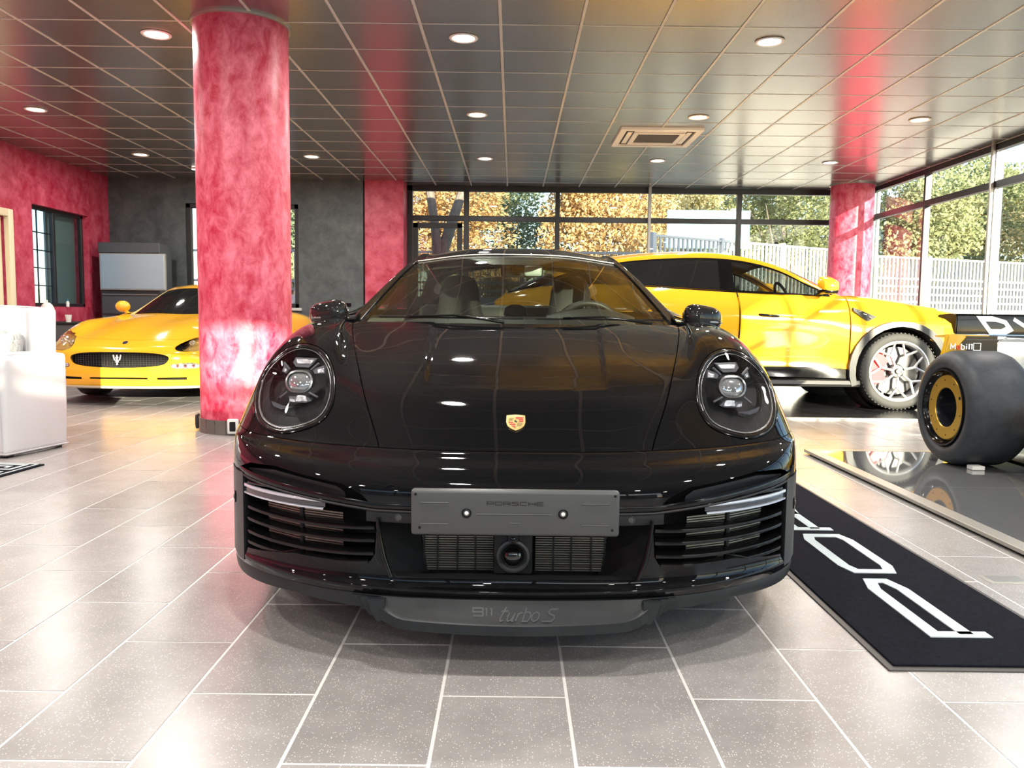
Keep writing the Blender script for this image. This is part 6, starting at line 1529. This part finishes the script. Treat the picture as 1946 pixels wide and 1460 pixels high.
# ================================================================ display kiosk
M_kio = mat('kiosk_grey', (.055, .062, .070), .4)
kk = thing('display_cabinet', 'dark grey cabinet with a silvery screen in the far left corner', 'cabinet', (-6.40, 12.62, 0))
box_obj('carcass', (0, 0, 0), (.93, .45, 1.955), M_kio, kk, .01)
box_obj('header', (-.01, -.03, 1.80), (.94, 0, 1.96), M_kio, kk, .008)
box_obj('screen', (.05, -.09, 1.245), (1.03, -.04, 1.775), mat('screen_silver', (.32, .42, .50), .28, .35), kk, .006)
box_obj('screen_frame', (.035, -.085, 1.23), (1.045, -.03, 1.79), M_frame2, kk, .004)
for z0_, z1_ in ((.86, 1.19), (.50, .83), (.1, .47)):
    dr = box_obj('drawer_front', (.02, -.02, z0_), (.91, 0, z1_), M_kio, kk, .006); box_obj('drawer_rail', (.04, -.035, z1_ - .035), (.89, -.018, z1_ - .02), M_frame2, dr, .003)
# low sideboard
sb = thing('sideboard', 'low grey sideboard with black top against the red wall left', 'cabinet', (-6.58, 10.78, 0), 0)
box_obj('carcass', (0, 0, .06), (.80, 1.1, .72), M_kio, sb, .006); box_obj('worktop', (-.01, -.02, .72), (.83, 1.12, .75), M_void, sb, .006)
for k in range(2): box_obj('cabinet_door', (.802, .02 + k * .54, .09), (.815, .54 + k * .54, .70), M_kio, sb, .004)
box_obj('plinth', (.04, .04, 0), (.76, 1.06, .06), M_void, sb)
lp = thing('table_lamp', 'white dome desk lamp on the low sideboard left', 'lamp', (-6.30, 10.98, .75)); lp.scale = (.62, .62, .75)
bm = NB(); add_lathe(bm, [(.0, .35), (.05, .345), (.10, .31), (.135, .25), (.15, .18), (.145, .18), (.13, .245), (.0, .33)], n=28); done(bm, 'lamp_shade', mat('lamp_white', (.75, .75, .73), .35), lp, 60)
bm = NB(); add_lathe(bm, [(.0, 0), (.08, 0), (.08, .015), (.012, .02), (.010, .31), (0, .31)], n=20); done(bm, 'lamp_stand', M_gblack, lp)
bm = NB(); add_lathe(bm, [(0, .0), (.016, .0), (.018, .04), (.008, .05), (0, .05)], n=12, c=(0, 0, .345)); done(bm, 'lamp_knob', mat('lamp_white', (.75, .75, .73), .35), lp)
cpo = NB(); add_lathe(cpo, [(0, 0), (.03, 0), (.042, .10), (.038, .10), (.028, .006), (0, .006)], n=20); cpo = done(cpo, 'cup', M_white, None); cpo.location = (-6.0, 10.95, .75); tag(cpo, 'small white cup at the front edge of the sideboard', 'cup')
bt = thing('bottle', 'small white bottle with blue cap on the office window sill', 'bottle', (-6.56 - .03, 12.02, .96))
bm = NB(); add_lathe(bm, [(0, 0), (.022, 0), (.024, .06), (.012, .085), (0, .085)], n=16); done(bm, 'bottle_body', M_white, bt); bm = NB(); add_lathe(bm, [(0, .085), (.013, .085), (.013, .11), (0, .11)], n=12); done(bm, 'cap', mat('teal_cap', (.02, .18, .25), .4), bt)
# column floor sockets
def socket(a, m, label):
    r_ = LCR + .016; t = thing('socket_box', label, 'socket', (LCX + r_ * math.cos(a), LCY + r_ * math.sin(a), .012), a + PI / 2)
    bm = NB(); add_box(bm, (-.042, -.022, 0), (.042, .004, .115), .012, 3); done(bm, 'box_body', m, t); box_obj('socket_face', (-.022, -.026, .022), (.022, -.020, .094), M_gblack, t, .004)
socket(math.radians(-88), mat('socket_white', (.7, .7, .68), .35), 'white framed socket box at the foot of the big red column')
socket(math.radians(-168), mat('socket_dark', (.03, .03, .03), .4), 'dark socket box on the left side of the column foot')
# floor service flap
ff = thing('floor_flap', 'small square steel floor outlet flap in tiles right of the mat', 'floor outlet', (1.77, 2.82, 0))
box_obj('flap_frame', (-.075, -.045, -.001), (.075, .045, .002), M_ealu, ff, .001); box_obj('flap_lid', (-.062, -.034, .0), (.062, .034, .0035), mat('flap_steel', (.35, .35, .34), .3, .8), ff, .001)
# push plate on the dark wall by the pier
pp = box_obj('wall_switch', (-2.83, YD - .015, 1.02), (-2.66, YD, 1.08), M_gblack, None, .004); tag(pp, 'small black switch plate on the dark wall behind the mirror', 'switch')
